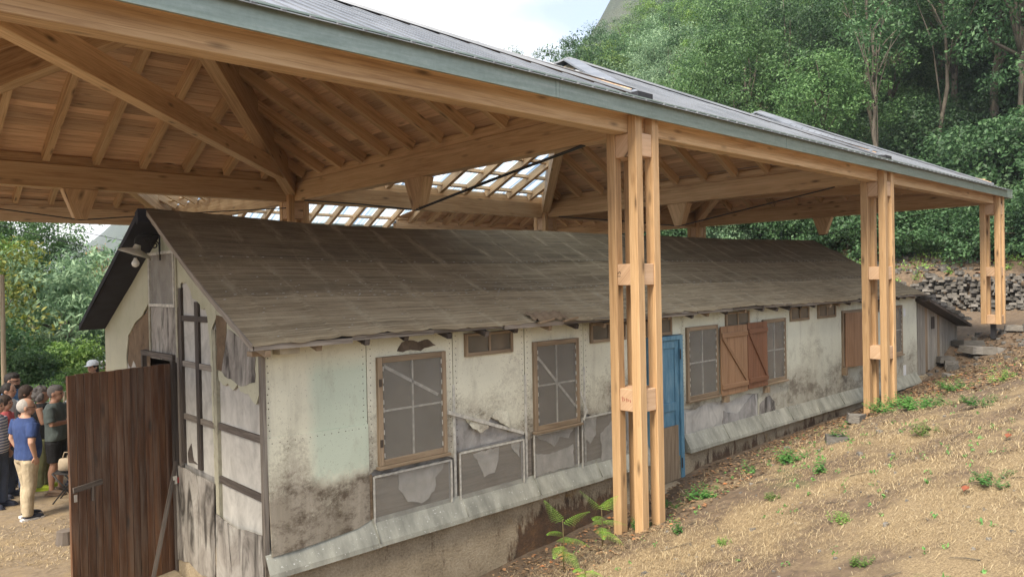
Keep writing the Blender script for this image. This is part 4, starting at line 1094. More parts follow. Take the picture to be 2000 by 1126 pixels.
# right bay
gable(jag([(6.98, .0), (6.02, -.5), (6.02, -.93), (6.09, -.93), (6.15, -1.01), (6.23, -.98), (6.3, -.93), (6.46, -.93), (6.53, -.87), (6.63, -.93), (6.74, -.88), (6.84, -.91), (6.95, -.87)], .012, .05, keep=(0, 1)), 2.689, .01, 'gable_panel', PAINTG)
gable(jag([(6.97, -.26), (6.71, -.29), (6.80, -.61), (6.87, -.78), (6.98, -.77)], .01, .06), 2.684, .004, 'gable_board', BROWNP)
gable(jag([(6.71, -.38), (6.43, -.45), (6.13, -.58), (6.15, -.82), (6.45, -.88), (6.8, -.82), (6.87, -.78), (6.80, -.61)], .012, .06), 2.685, .003, 'gable_board', SMUDGE)
gable(R(6.05, 7.0, -2.25, -.85), 2.712, .006, 'ply_sheet', FIBRE2)
for z in (-1.30, -1.80):
    m = MB(); m.box(2.686, 2.711, 6.06, 6.98, z - .03, z + .03); m.build('lattice_bar', W_DARK, hut)
m = MB(); m.box(2.678, 2.711, 6.985, 7.06, -2.75, -.4); m.build('gable_stud', CREAMW, hut)
m = MB(); m.box(2.68, 2.715, 6.01, 6.06, -2.6, -.52); m.build('gable_stud', W_GREY, hut)
m = MB(); m.box(2.68, 2.712, 7.985, 8.04, -1.85, -.2); m.build('gable_stud', W_GREY, hut)
gable(jag([(8.14, -1.84), (7.06, -1.85), (7.08, -2.75), (7.42, -2.82), (7.77, -2.78), (8.18, -2.86)], .008, .08), 2.66, .01, 'gable_panel', SMUDGE, label='large grey sheet smeared with brown at the foot of the gable')
gable(jag([(7.04, -2.13), (6.64, -2.17), (6.03, -2.10), (6.03, -2.62), (7.05, -2.80)], .008, .08), 2.663, .01, 'gable_panel', SMUDGE)
# doorway
for q in ((8.1, 8.17, -2.96, -.76), (9.1, 9.16, -2.96, -.76)):
    m = MB(); m.box(2.655, 2.76, q[0], q[1], q[2], q[3]); m.build('door_jamb', W_DARK, hut)
m = MB(); m.box(2.655, 2.76, 8.1, 9.16, -.757, -.70); m.build('door_lintel', W_DARK, hut)
m = MB(); m.box(2.25, 2.67, 7.6, 9.5, -3.4, -2.965); m.build('door_step', CONC, hut, bevel=.02)

# plank door of the hut, swung open towards the yard
dg = empty('plank_door', parent=hut)
H0, H1 = Vector((2.66, 8.19, 0)), Vector((1.632, 7.852, 0)); dd = (H1 - H0); DW = dd.length; dd.normalize(); dn = Vector((-dd.y, dd.x, 0))
if dn.y > 0: dn = -dn
npl = 14; w = DW / npl
for k in range(npl):
    c = H0 + dd * (w * (k + .5)) + dn * rr.uniform(-.003, .003)
    m = MB(); m.beam((c.x, c.y, -2.985 + rr.uniform(-.01, .01)), (c.x, c.y, -.79 + rr.uniform(-.006, .004)), .028, w - .004, dd); m.build('plank', W_BROWN, dg, bevel=.003)
for z in (-1.1, -1.9, -2.7):
    a, b = H0 - dn * .03 + dd * .03, H0 - dn * .03 + dd * (DW - .03)
    m = MB(); m.beam((a.x, a.y, z), (b.x, b.y, z), .03, .1); m.build('ledge', W_BROWN, dg)
la, lb = H1 + dn * .028 - dd * .02, H1 + dn * .028 - dd * .30
m = MB(); m.beam((la.x, la.y, -1.86), (lb.x, lb.y, -1.84), .02, .05); c = H1 + dn * .03 - dd * .2; m.beam((c.x, c.y, -1.85), (c.x, c.y, -2.0), .02, .02, (1, 0, 0)); m.build('latch', W_DARK, dg)
m = MB(); c = H1 + dn * .045 - dd * .03; m.beam((c.x, c.y, -1.90), (c.x, c.y, -1.965), .012, .025, (1, 0, 0)); m.build('padlock', plain('dull_metal', (0.45, 0.43, 0.40), .4, metal=.7), dg)

# bar propped against the open door
bar = empty('prop_bar', (2.3, 7.75, -2.98), 0, 'dark bar leaning against the open plank door with a white and red tag', 'bar')
m = MB(); m.beam((2.28, 7.78, -3.03), (2.655, 8.05, -1.80), .03, .035, (1, 0, 0)); m.build('rod', W_DARK, bar)
m = MB(); m.box(2.60, 2.64, 7.995, 8.04, -2.02, -1.94); m.build('tag', WHITEP, bar)
m = MB(); m.box(2.64, 2.66, 8.0, 8.035, -2.015, -1.96); m.build('tag', plain('red_tape', (0.35, 0.03, 0.03), .5), bar, label='red half of the tag')

# enamel lamp on a scrolled iron bracket
lamp = empty('gable_lamp', (2.69, 8.44, .45), 0, 'round enamel lamp with bare bulb on a scrolled iron bracket under the gable', 'lamp')
m = MB(); m.tube([(2.665, 8.44, .60), (2.665, 8.44, .30)], .009, 6); m.tube([(2.665, 8.44, .575), (2.52, 8.44, .575), (2.465, 8.44, .565), (2.43, 8.44, .53), (2.42, 8.44, .47)], .012, 6)
def spiral(cx, cz, r0, turns, flip):
    return [(cx + flip * r * math.cos(a), 8.44, cz + r * math.sin(a)) for a, r in ((t * turns * 2 * PI, r0 * (1 - .8 * t)) for t in np.linspace(0, 1, 28))]
m.tube([(2.665, 8.44, .36), (2.66, 8.44, .40)] + spiral(2.615, .465, .045, 1.6, 1), .008, 6)
m.tube([(2.60, 8.44, .56), (2.57, 8.44, .55)] + spiral(2.535, .525, .028, 1.5, 1), .007, 6)
m.build('bracket', BLACKM, lamp)
tilt = Matrix.Rotation(math.radians(17), 3, 'Y') @ Matrix.Rotation(math.radians(8), 3, 'X')
m = MB(); m.lathe([(.03, .085), (.04, .04), (.085, .026), (.138, .005), (.162, -.02), (.166, -.027), (.16, -.023), (.134, -.005), (.085, .014), (.03, .025), (.001, .026)], (2.42, 8.44, .385), 28, True, tilt)
m.build('shade', plain('stained_enamel', (0.50, 0.47, 0.38), .4, .3, 8), lamp)
m = MB(); m.lathe([(.02, .10), (.03, .08), (.03, .0), (.022, -.03)], (2.42, 8.44, .37), 12, True, tilt); m.build('lamp_holder', BLACKM, lamp)
m = MB(); m.lathe([(.015, -.02), (.018, -.035), (.036, -.062), (.04, -.082), (.03, -.105), (.01, -.118), (.001, -.119)], (2.42, 8.44, .345), 16, True); m.build('bulb', plain('frosted_bulb', (0.62, 0.60, 0.54), .2, .1), lamp)
m = MB(); m.box(2.55, 2.69, 6.15 - .27, 5.98, -.575, -.535); m.build('vent_box', W_OLD, hut)
m = MB(); m.box(2.78, 2.96, 5.86, 5.99, -.575, -.52); m.build('floodlight', plain('beige_plastic', (0.45, 0.40, 0.30), .5), hut)

# ------------------------------------------------------------------ lean-to of weathered boards at the far end
shed = empty('lean_to_shed', (19.0, 6.0, -2.3), 0, 'low lean-to of silvery upright boards with a slate weighted roof at the hut end', 'shed')
xa, xb = 17.88, 20.6; n = 17
def ztop(x): return -.66 - (x - xa) * .245
for k in range(n):
    a = xa + (xb - xa) * k / n; b = xa + (xb - xa) * (k + 1) / n; zb = -2.3 + .19 * (a - xa) / 2.7 + rr.uniform(-.03, .03)
    m = MB(); m.prism([(a + .003, 5.99 + rr.uniform(-.008, .008), zb), (b - .003, 5.99, zb), (b - .003, 5.99, ztop(b)), (a + .003, 5.99, ztop(a))], (0, .022, 0), (0, 0, 1), (1, 0, 0)); m.build('plank', W_SILVER if k not in (3, 8) else W_OLD, shed)
m = MB(); m.box(18.75, 18.95, 5.975, 5.985, -1.3, -1.02); m.build('hatch', W_DARK, shed)
m = MB(); m.prism([(xa - .1, 5.70, ztop(xa) + .10), (xb + .15, 5.70, ztop(xb) + .04), (xb + .15, 5.70, ztop(xb) - .02), (xa - .1, 5.70, ztop(xa) + .03)], (0, 3.6, 0)); m.build('roof_deck', W_DARK, shed)
m = MB(); m.box(xa + .02, xb, 6.02, 9.0, -2.4, -1.5); m.build('inner_wall', W_DARK, shed)
m = MB(); m.box(17.9, 20.2, 5.9, 6.15, -2.55, -2.3); m.build('footing', CONC, shed)
rg = np.random.default_rng(4)
for k in range(14):
    x = xa + .02 + k * .205; m = stone_mb(rg, (x, 5.80 + .05 * (k % 3), ztop(x) + .15 + .02 * (k % 2)), (.19, .22, .035), None, rg.uniform(-.3, .3), 0); m.build('roof_slate', SLATE, shed)
# ================================================================== people in the yard
def skin_mat(name, c):
    m = Mat(name, .55); m.base(m.ramp(m.noise(m.obj(), 14), [(0.3, tuple(x * .9 for x in c)), (0.7, c)])); m.b.inputs['Subsurface Weight'].default_value = .08
    m.b.inputs['Subsurface Radius'].default_value = (.01, .004, .002); return m.m
SKIN = skin_mat('skin', (0.50, 0.29, 0.20)); SKIN2 = skin_mat('tanned_skin', (0.42, 0.23, 0.15))
def cloth(name, c, var=.18):
    m = Mat(name, .9); o = m.obj(); n = m.noise(o, 9, 4); n2 = m.noise(m.scale(o, (1, 1, .5)), 22, 3)
    m.base(m.ramp(n, [(0.3, tuple(x * (1 - var) for x in c)), (0.7, tuple(x * (1 + var) for x in c))])); m.bump(m.math('ADD', n, m.math('MULTIPLY', n2, .5)), .6, .03); return m.m
def stripes(name, c1, c2):
    m = Mat(name, .9); z = m.sep(m.obj())[2]; m.base(m.mix(m.math('GREATER_THAN', m.math('FRACT', m.math('MULTIPLY', z, 24.0)), .55), c1, c2)); return m.m
EYE = plain('dark_eye', (0.02, 0.015, 0.012), .2); LIP = plain('lip', (0.30, 0.11, 0.09), .5)

def ring_loft(mb, rings, n=16):
    b = len(mb.v)
    for cx, cy, cz, rx, ry in rings:
        for k in range(n):
            a = 2 * PI * k / n; mb.v.append((cx + rx * math.cos(a), cy + ry * math.sin(a), cz))
    for i in range(len(rings) - 1):
        for k in range(n):
            k2 = (k + 1) % n; mb.face((b + i * n + k, b + i * n + k2, b + (i + 1) * n + k2, b + (i + 1) * n + k), None, True)
    mb.face([b + k for k in range(n)][::-1]); e = b + (len(rings) - 1) * n; mb.face([e + k for k in range(n)])
def chain(pts, rad, sub=3):
    P, Rr = [], []
    for i in range(len(pts) - 1):
        for s in range(sub):
            t = s / sub; P.append(Vector(pts[i]).lerp(Vector(pts[i + 1]), t)); Rr.append(rad[i] + (rad[i + 1] - rad[i]) * t)
    P.append(Vector(pts[-1])); Rr.append(rad[-1]); return P, Rr
def blob(mb, name, mat, parent, vox, smooth=4):
    o = mb.build(name, mat, parent, local=True)
    r = o.modifiers.new('remesh', 'REMESH'); r.mode = 'VOXEL'; r.voxel_size = vox; r.use_smooth_shade = True
    s = o.modifiers.new('smooth', 'SMOOTH'); s.factor = .5; s.iterations = smooth
    return o

def hand(mb, wrist, d, side, s, curl=.5):
    """palm and five separate bent fingers; d points from the forearm along the hand"""
    w = Vector(wrist); d = Vector(d).normalized(); sd = d.cross(Vector((0, side, 0)))
    if sd.length < .2: sd = d.cross(Vector((1, 0, 0)))
    sd.normalize(); pn = sd.cross(d)
    mb.ellipsoid(w + d * .026 * s, (.021 * s, .011 * s, .030 * s), Matrix((sd, pn, d)).transposed())
    for k, L in enumerate((.034, .040, .043, .038)):
        a = w + d * .046 * s + sd * (.0175 - .0117 * (3 - k)) * s; c1 = a + d * L * .55 * s; e = c1 + (d * (1 - curl) - pn * curl).normalized() * L * .55 * s
        mb.tube([a - d * .012 * s, a, c1, e], [.0058 * s, .0056 * s, .0052 * s, .004 * s], 6)
    t = w + d * .018 * s + sd * .018 * s
    mb.tube([t - sd * .01 * s, t, t + (d + sd * .9).normalized() * .024 * s, t + (d * 1.3 + sd * .4).normalized() * .042 * s], [.007 * s, .0068 * s, .006 * s, .0045 * s], 6)

def person(label, x, y, head, H, top, bottom, hair, skin=SKIN, hairstyle='short', belly=0.0, wide=1.0, arms='down', sleeve=.5, legs='long', shoes=None, headturn=0.0, vox=.012, group='visitors standing in the yard', z=None, beard=False, glasses=False, cap=None, lean=0.0, female=False):
    root = empty('person', (x, y, (gz(x, y) if z is None else z) + .0), math.radians(head), label, 'person', group)
    s = H; B = MB(); W = wide
    tr = lambda *p: tuple(q * s for q in p)
    shw = .112 * W * (.9 if female else 1); hpw = .095 * W * (1.05 if female else 1)
    def torso(mb, e, z0, z1):
        R0 = [(0, .47, .058, hpw * .9), (0, .50, .070, hpw), (0, .54, .070 + belly * .5, hpw), (.006, .585, .064 + belly, hpw * .93), (.006, .63, .064 + belly * .9, hpw * .95), (.004, .69, .068 + belly * .4, shw * .92), (0, .75, .071, shw * .98), (-.002, .79, .064, shw * .98), (-.004, .82, .05, shw * .8), (-.004, .842, .038, shw * .45), (.0, .86, .034, .036)]
        rr_ = [r for r in R0 if z0 <= r[1] <= z1]
        ring_loft(mb, [tr(r[0] + belly * .5 * (1 if .53 < r[1] < .68 else 0) + lean * (r[1] - .5), 0, r[1], r[2] + e, r[3] + e) for r in rr_])
    torso(B, 0, 0, 2)
    lx = lean * .36
    B.tube([tr(lx - .002, 0, .84), tr(lx + .006, 0, .89)], [.036 * s, .034 * s], 10)
    HR = Matrix.Rotation(math.radians(headturn), 3, 'Z'); hc = Vector(tr(lx + .012, 0, .925))
    hp = lambda a, b, c: hc + HR @ Vector(tr(a, b, c))
    B.ellipsoid(hp(-.006, 0, .008), tr(.062, .051, .066), HR, 16, 12)
    B.ellipsoid(hp(.018, 0, -.030), tr(.040, .038, .042), HR, 12, 8)
    B.ellipsoid(hp(.030, 0, -.052), tr(.020, .022, .016), HR)          # chin
    B.ellipsoid(hp(.060, 0, -.014), tr(.013, .009, .012), HR); B.ellipsoid(hp(.054, 0, .003), tr(.010, .007, .018), HR)   # nose
    for q in (-1, 1):
        B.ellipsoid(hp(-.004, q * .052, -.008), tr(.013, .006, .019), HR); B.ellipsoid(hp(.046, q * .020, .008), tr(.008, .014, .005), HR)
    legp = {}
    for q in (-1, 1):
        fx = .018 * q
        hip, knee, ank = (0, q * .050 * W, .49), (.010 + fx * .6, q * .054, .275), (-.008 + fx, q * .058, .045)
        legp[q] = (hip, knee, ank)
        P, Rr = chain([tr(*hip), tr(.004 + fx * .3, q * .053, .38), tr(*knee), tr(-.006 + fx * .8, q * .056, .20), tr(-.008 + fx, q * .058, .09), tr(*ank)], [r * s for r in (.058, .048, .034, .035, .022, .022)])
        B.tube(P, Rr, 10)
        B.tube([tr(-.035 + fx, q * .058, .022), tr(.02 + fx, q * .060, .028), tr(.07 + fx, q * .066, .016), tr(.098 + fx, q * .068, .012)], [.018 * s, .024 * s, .022 * s, .012 * s], 10, sq=.8)
        sh = (lx * .9 - .004, q * shw * .98, .805)
        if arms == 'crossed': el, wr, dv = (.03 + lx, q * (shw + .03), .665), (.105 + belly + lx, -q * .02, .672 + .012 * q), (.1, -q, .1)
        elif arms == 'pocket': el, wr, dv = (-.035 + lx, q * (shw + .035), .655), (.005, q * (hpw + .018), .535), (.25, -q * .15, -1)
        elif arms == 'phone': el, wr, dv = (.06, q * (shw + .01), .66), (.16, q * .02, .80), (.2, 0, 1)
        elif arms == 'chin': el, wr, dv = ((.07, q * (shw - .01), .66), (.085, q * .02, .83), (.2, 0, 1)) if q == -1 else ((.03, q * (shw + .02), .66), (.12, -.03, .67), (.1, -1, .1))
        else: el, wr, dv = (-.012 + lx, q * (shw + .03), .645), (.03 + lx, q * (shw + .03), .505), (.15, 0, -1)
        P, Rr = chain([tr(*sh), tr(*el), tr(*wr)], [.034 * s * W ** .5, .026 * s, .0165 * s]); B.tube(P, Rr, 10)
        hand(B, tr(*wr), dv, q, s, .55)
        if q == -1: armr = (sh, el, wr)
        else: arml = (sh, el, wr)
    body = blob(B, 'body', skin, root, vox, 2)
    # shirt
    S = MB(); torso(S, .012, .49, .845)
    for sh, el, wr in (armr, arml):
        a, b = Vector(tr(*sh)), Vector(tr(*el))
        if sleeve > 0:
            if sleeve <= 1: S.tube([a, a.lerp(b, sleeve * .5), a.lerp(b, sleeve)], [.043 * s * W ** .5, .042 * s * W ** .5, .042 * s], 12)
            else: S.tube([a, b, b.lerp(Vector(tr(*wr)), sleeve - 1)], [.043 * s, .036 * s, .026 * s], 12)
    blob(S, 'shirt' if not female else 'top', top, root, .012, 3)
    # trousers, shorts
    T = MB(); torso(T, .009, .47, .56)
    for q in (-1, 1):
        hip, knee, ank = legp[q]
        mid = (.004 + .018 * q * .3, q * .053, .38)
        if legs == 'short': T.tube([tr(*hip), tr(*mid), tr(mid[0], mid[1], .30)], [.070 * s, .062 * s, .058 * s], 12)
        else: T.tube([tr(*hip), tr(*mid), tr(*knee), tr(-.004 + .018 * q * .8, q * .056, .2), tr(ank[0], ank[1], .035)], [.069 * s, .058 * s, .048 * s, .045 * s, .040 * s], 12)
    blob(T, 'shorts' if legs == 'short' else 'trousers', bottom, root, .013, 3)
    if shoes:
        for q in (-1, 1):
            fx = .018 * q; F_ = MB()
            F_.tube([tr(-.040 + fx, q * .058, .030), tr(-.02 + fx, q * .058, .036), tr(.03 + fx, q * .061, .032), tr(.075 + fx, q * .067, .022), tr(.105 + fx, q * .069, .018)], [.018 * s, .027 * s, .027 * s, .025 * s, .013 * s], 12, sq=.85)
            sh_ = F_.build('shoe', shoes[0], root, local=True)
            M2 = MB(); pl = [tr(-.060 + fx, q * .058 - .022, .001), tr(.03 + fx, q * .06 - .028, .001), tr(.10 + fx, q * .068 - .02, .001), tr(.120 + fx, q * .069, .001), tr(.10 + fx, q * .068 + .02, .001), tr(.03 + fx, q * .06 + .028, .001), tr(-.060 + fx, q * .058 + .022, .001)]
            M2.prism(pl, (0, 0, .017 * s)); M2.build('sole', shoes[1], sh_, local=True)
    # hair
    Hm = MB()
    if hairstyle in ('short', 'balding'):
        k = .0 if hairstyle == 'short' else -.004
        Hm.ellipsoid(hp(-.016, 0, .014 + k), tr(.060, .0545, .066 + k), HR, 16, 12)
        if hairstyle == 'short': Hm.ellipsoid(hp(.004, 0, .040), tr(.056, .049, .040), HR)
    elif hairstyle == 'long':
        Hm.ellipsoid(hp(-.014, 0, .014), tr(.064, .058, .068), HR, 16, 12); Hm.ellipsoid(hp(-.040, 0, -.045), tr(.036, .052, .085), HR)
    elif hairstyle == 'bob':
        Hm.ellipsoid(hp(-.012, 0, .014), tr(.066, .060, .069), HR, 16, 12); Hm.ellipsoid(hp(-.028, 0, -.02), tr(.05, .062, .06), HR)
    elif hairstyle == 'ponytail':
        Hm.ellipsoid(hp(-.012, 0, .012), tr(.063, .0555, .066), HR, 16, 12); Hm.tube([hp(-.06, 0, .02), hp(-.095, 0, .0), hp(-.105, 0, -.07), hp(-.09, 0, -.14)], [.018 * s, .026 * s, .022 * s, .008 * s], 10)
    elif hairstyle == 'curly':
        rg_ = random.Random(int(x * 100)); 
        for k in range(60):
            a, t = rg_.uniform(0, 2 * PI), rg_.uniform(-.75, 1); q = math.sqrt(max(0, 1 - t * t)); v = Vector((math.cos(a) * q, math.sin(a) * q, t))
            if v.x > .45 and v.z < .55: continue
            Hm.ellipsoid(hp(-.016 + v.x * .062, v.y * .06, .0 + v.z * .075), tr(.021, .021, .021), None, 7, 5)
        Hm.ellipsoid(hp(-.02, 0, .01), tr(.06, .055, .066), HR)
    blob(Hm, 'hair', hair, root, .009, 2)
    if beard:
        m = MB(); m.ellipsoid(hp(.022, 0, -.046), tr(.036, .040, .030), HR); m.build('beard', hair, root, local=True)
    for q in (-1, 1):
        m = MB(); m.ellipsoid(hp(.0525, q * .021, .0), tr(.006, .009, .005), HR, 8, 6); m.build('eye', EYE, root, local=True)
    m = MB(); m.ellipsoid(hp(.0545, 0, -.034), tr(.006, .014, .004), HR, 8, 6); m.build('mouth', LIP, root, local=True)
    if glasses:
        m = MB()
        for q in (-1, 1): m.tube([hp(.058, q * .003, .001), hp(.060, q * .036, .002), hp(.0, q * .056, .004)], .0022 * s, 5)
        m.build('glasses', EYE, root, local=True)
    if cap:
        m = MB(); m.lathe([(.066 * s, 0), (.066 * s, .02 * s), (.058 * s, .045 * s), (.034 * s, .062 * s), (.001, .066 * s)], hp(-.004, 0, .022), 18)
        m.prism([hp(.05, -.045, .022), hp(.09, -.035, .016), (hp(.105, 0, .014)), hp(.09, .035, .016), hp(.05, .045, .022)], (0, 0, .004)); m.build('cap', cap, root, local=True)
    return root

NAVYC = cloth('navy_shirt_cloth', (0.028, 0.055, 0.165)); CHINO = cloth('beige_chino', (0.42, 0.345, 0.235)); GREYT = cloth('grey_green_tee', (0.085, 0.105, 0.10)); BLK = cloth('black_cloth', (0.013, 0.013, 0.015))
WHITET = cloth('white_cloth', (0.62, 0.62, 0.62)); OLIVE = cloth('olive_trousers', (0.20, 0.21, 0.10)); DENIM = cloth('denim', (0.07, 0.09, 0.14)); BLUEP = cloth('bright_blue_polo', (0.10, 0.22, 0.45)); PINK = cloth('coral_knit', (0.55, 0.12, 0.13)); STRIPE = stripes('striped_tee', (0.60, 0.60, 0.62), (0.11, 0.14, 0.25))
H_WHITE = plain('white_hair', (0.42, 0.39, 0.36), .8, .2, 60); H_GREY = plain('grey_hair', (0.14, 0.125, 0.115), .8, .3, 60); H_BRN = plain('brown_hair', (0.045, 0.025, 0.015), .7, .3, 60); H_BLK = plain('dark_hair', (0.02, 0.014, 0.011), .7, .3, 60)
SHOE_N = plain('navy_shoe', (0.02, 0.025, 0.045), .7); SOLE = plain('white_sole', (0.70, 0.70, 0.70), .6); SANDAL = plain('brown_sandal', (0.12, 0.075, 0.045), .7); LIME = plain('lime_shoe', (0.42, 0.52, 0.03), .6)

person('elderly man in navy short sleeved shirt and beige trousers, hand in pocket', 2.00, 12.04, 12, 1.66, NAVYC, CHINO, H_WHITE, SKIN, 'balding', .018, 1.34, 'pocket', .75, 'long', (SHOE_N, SOLE), -28, .009, glasses=True)
person('man with cropped grey hair in grey green tee and black shorts, arms folded', 2.57, 13.15, -30, 1.67, GREYT, BLK, H_GREY, SKIN2, 'short', .028, 1.3, 'crossed', .9, 'short', (SANDAL, SANDAL), -6, .009)
person('woman with grey curly hair in black sleeveless top and olive trousers', 2.50, 13.75, -20, 1.63, BLK, OLIVE, H_GREY, SKIN2, 'curly', 0, .95, 'crossed', .0, 'long', (LIME, LIME), -8, female=True)
person('brown haired woman in black between the curly haired woman and the man in navy', 2.33, 13.95, -25, 1.66, BLK, DENIM, H_BRN, SKIN2, 'bob', .0, 1.0, 'down', .4, 'long', (SHOE_N, SHOE_N), -10, female=True)
person('woman with dark ponytail in white top', 2.15, 14.35, -40, 1.66, WHITET, DENIM, H_BLK, SKIN, 'ponytail', 0, .95, 'down', .5, 'long', (SHOE_N, SHOE_N), 0, female=True)
person('tall bearded man in bright blue polo and dark glasses', 2.28, 14.85, -36, 1.80, BLUEP, DENIM, H_BLK, SKIN2, 'short', .0, 1.1, 'down', .6, 'long', (SHOE_N, SHOE_N), -6, beard=True, glasses=True)
person('brown haired person at the left edge behind the man in blue polo', 2.03, 15.2, -30, 1.74, DENIM, DENIM, H_BRN, SKIN, 'bob', 0, 1.0, 'down', .8, 'long', (SHOE_N, SHOE_N), 0, female=True)
person('grey haired woman in a striped top with coral cardigan colour at the left edge', 1.79, 13.0, -38, 1.60, STRIPE, DENIM, H_GREY, SKIN, 'bob', .01, 1.05, 'down', .5, 'long', (SHOE_N, SHOE_N), 0, female=True)
person('woman in coral pink top half hidden by the man in navy', 1.98, 13.55, -35, 1.56, PINK, DENIM, H_BRN, SKIN, 'bob', 0, .95, 'down', .5, 'long', (SHOE_N, SHOE_N), 0, female=True)
person('person in white tee holding up a phone, half hidden by the open door', 2.95, 13.6, -60, 1.66, WHITET, BLK, H_BRN, SKIN, 'short', 0, 1.0, 'phone', .5, 'short', (SHOE_N, SHOE_N), 0)
person('woman in a white cap seen above the plank door', 4.02, 17.0, 215, 1.70, WHITET, DENIM, H_BLK, SKIN, 'long', 0, .95, 'down', .5, 'long', (SHOE_N, SHOE_N), 0, cap=SOLE, z=-3.15, female=True)
person('dark haired person beside the woman in the white cap', 4.42, 17.35, 220, 1.62, BLK, DENIM, H_BLK, SKIN, 'short', 0, 1.0, 'down', .5, 'long', (SHOE_N, SHOE_N), 0, z=-3.15)

# phone held up
ph = MB(); ph.box(3.065, 3.075, 13.30, 13.36, -1.86, -1.73); tag(ph.build('phone', EYE), 'black phone held up beside the open door', 'phone')

# folding stool with a beige bag on it
st = empty('folding_stool', (2.62, 12.62, gz(2.62, 12.62)), math.radians(-30), 'black folding stool beside the man in shorts', 'stool')
for y in (-.15, .15):
    for a, b in ((-.17, .17), (.17, -.17)):
        m = MB(); m.tube([(a, y, 0), (b, y, .44)], .011, 6); m.build('leg', BLACKM, st, local=True)
for x_ in (-.17, .17):
    m = MB(); m.tube([(x_, -.15, .44), (x_, .15, .44)], .011, 6); m.build('rail', BLACKM, st, local=True)
m = MB(); m.grid(lambda u, v: (-.17 + .34 * u, -.15 + .3 * v, .445 - .03 * math.sin(PI * u)), 8, 4); m.build('seat', cloth('dark_canvas', (0.05, 0.045, 0.045)), st, local=True)
m = MB()
ring_loft(m, [(0, 0, .455, .12, .07), (0, 0, .47, .14, .085), (.005, 0, .56, .145, .08), (.0, 0, .62, .125, .055), (0, 0, .635, .10, .03)], 14)
m.tube([(-.08, 0, .62), (-.05, 0, .72), (.05, 0, .72), (.08, 0, .62)], .008, 6)
bag = m.build('shoulder_bag', cloth('beige_canvas', (0.45, 0.37, 0.27)), None, local=True); bag.location = (2.62, 12.62, gz(2.62, 12.62)); bag.rotation_euler = (0, 0, -.5); tag(bag, 'beige canvas bag resting on the folding stool', 'bag')
# short tree stump
m = MB(); m.lathe([(.12, -.1), (.115, .02), (.10, .12), (.098, .16), (.06, .165), (.001, .16)], (2.13, 10.5, gz(2.13, 10.5)), 12, False); tag(m.build('stump', W_DARK), 'short grey stump in the yard left of the open door', 'stump')
# ================================================================== vegetation and background
def leaf_mat(name, c0, c1, c2, trans=.35):
    m = Mat(name, .55); isl = m.island()
    c = m.ramp(isl, [(0.0, c0), (0.5, c1), (1.0, c2)])
    t = m.math('ADD', m.math('MULTIPLY', m.rnd(), .75), .72); cc = m.n('ShaderNodeCombineColor'); [m.l(t, cc.inputs[i]) for i in range(3)]
    c = m.mix(1.0, c, cc.outputs[0], 'MULTIPLY'); m.base(c)
    tr = m.n('ShaderNodeBsdfTranslucent'); m.l(c, tr.inputs['Color']); mx = m.n('ShaderNodeMixShader'); mx.inputs[0].default_value = trans
    m.l(m.b.outputs[0], mx.inputs[1]); m.l(tr.outputs[0], mx.inputs[2]); m.l(mx.outputs[0], m.out.inputs['Surface']); return m.m
L_MID = leaf_mat('mid_green_leaf', (0.043, 0.102, 0.031), (0.080, 0.170, 0.054), (0.141, 0.252, 0.084))
L_ASH = leaf_mat('grey_green_leaf', (0.075, 0.143, 0.075), (0.143, 0.232, 0.128), (0.255, 0.360, 0.210))
L_DARK = leaf_mat('dark_green_leaf', (0.022, 0.061, 0.023), (0.047, 0.109, 0.041), (0.086, 0.170, 0.065))
L_YEL = leaf_mat('yellowing_leaf', (0.117, 0.170, 0.032), (0.234, 0.292, 0.054), (0.445, 0.413, 0.086))
L_BRT = leaf_mat('bright_green_leaf', (0.075, 0.156, 0.029), (0.144, 0.258, 0.055), (0.237, 0.367, 0.086))
L_RED = leaf_mat('orange_brown_leaf', (0.10, 0.11, 0.03), (0.22, 0.15, 0.05), (0.36, 0.18, 0.07))
L_FERN = leaf_mat('fern_leaf', (0.121, 0.266, 0.030), (0.203, 0.406, 0.048), (0.338, 0.532, 0.096), .4)
L_NET = leaf_mat('nettle_leaf', (0.04, 0.13, 0.03), (0.075, 0.20, 0.045), (0.13, 0.28, 0.07), .3)
L_DRY = leaf_mat('withered_leaf', (0.07, 0.055, 0.03), (0.14, 0.11, 0.06), (0.22, 0.17, 0.10), .2)
BARK = Mat('bark', .9); _n = BARK.noise(BARK.scale(BARK.obj(), (6, 6, 1.2)), 2.0, 6, .7); BARK.base(BARK.ramp(_n, [(0.3, (0.045, 0.037, 0.028)), (0.7, (0.16, 0.135, 0.105))])); BARK.bump(_n, .5, .03); BARK = BARK.m

def leaves(rg, centers, radii, per, leaf, up=.5, ratio=.45):
    n = len(centers) * per
    c = np.repeat(np.asarray(centers), per, 0); r = np.repeat(np.asarray(radii), per, 0)
    d = rg.normal(size=(n, 3)); d /= np.linalg.norm(d, axis=1, keepdims=True); q = rg.random((n, 1)) ** .45
    p = c + d * q * r
    nor = d * .8 + rg.normal(size=(n, 3)) * .55 + np.array([0, 0, up]); nor /= np.linalg.norm(nor, axis=1, keepdims=True)
    t = np.cross(nor, rg.normal(size=(n, 3))); t /= np.linalg.norm(t, axis=1, keepdims=True); b = np.cross(nor, t)
    t[:, 2] -= .25
    L = leaf * rg.uniform(.6, 1.35, (n, 1)); w = L * ratio
    P = np.stack([p - t * L * .5, p + b * w * .5 + nor * w * .12, p + t * L * .5, p - b * w * .5 + nor * w * .12], 1).reshape(-1, 3)
    return P, np.arange(4 * n).reshape(-1, 4)
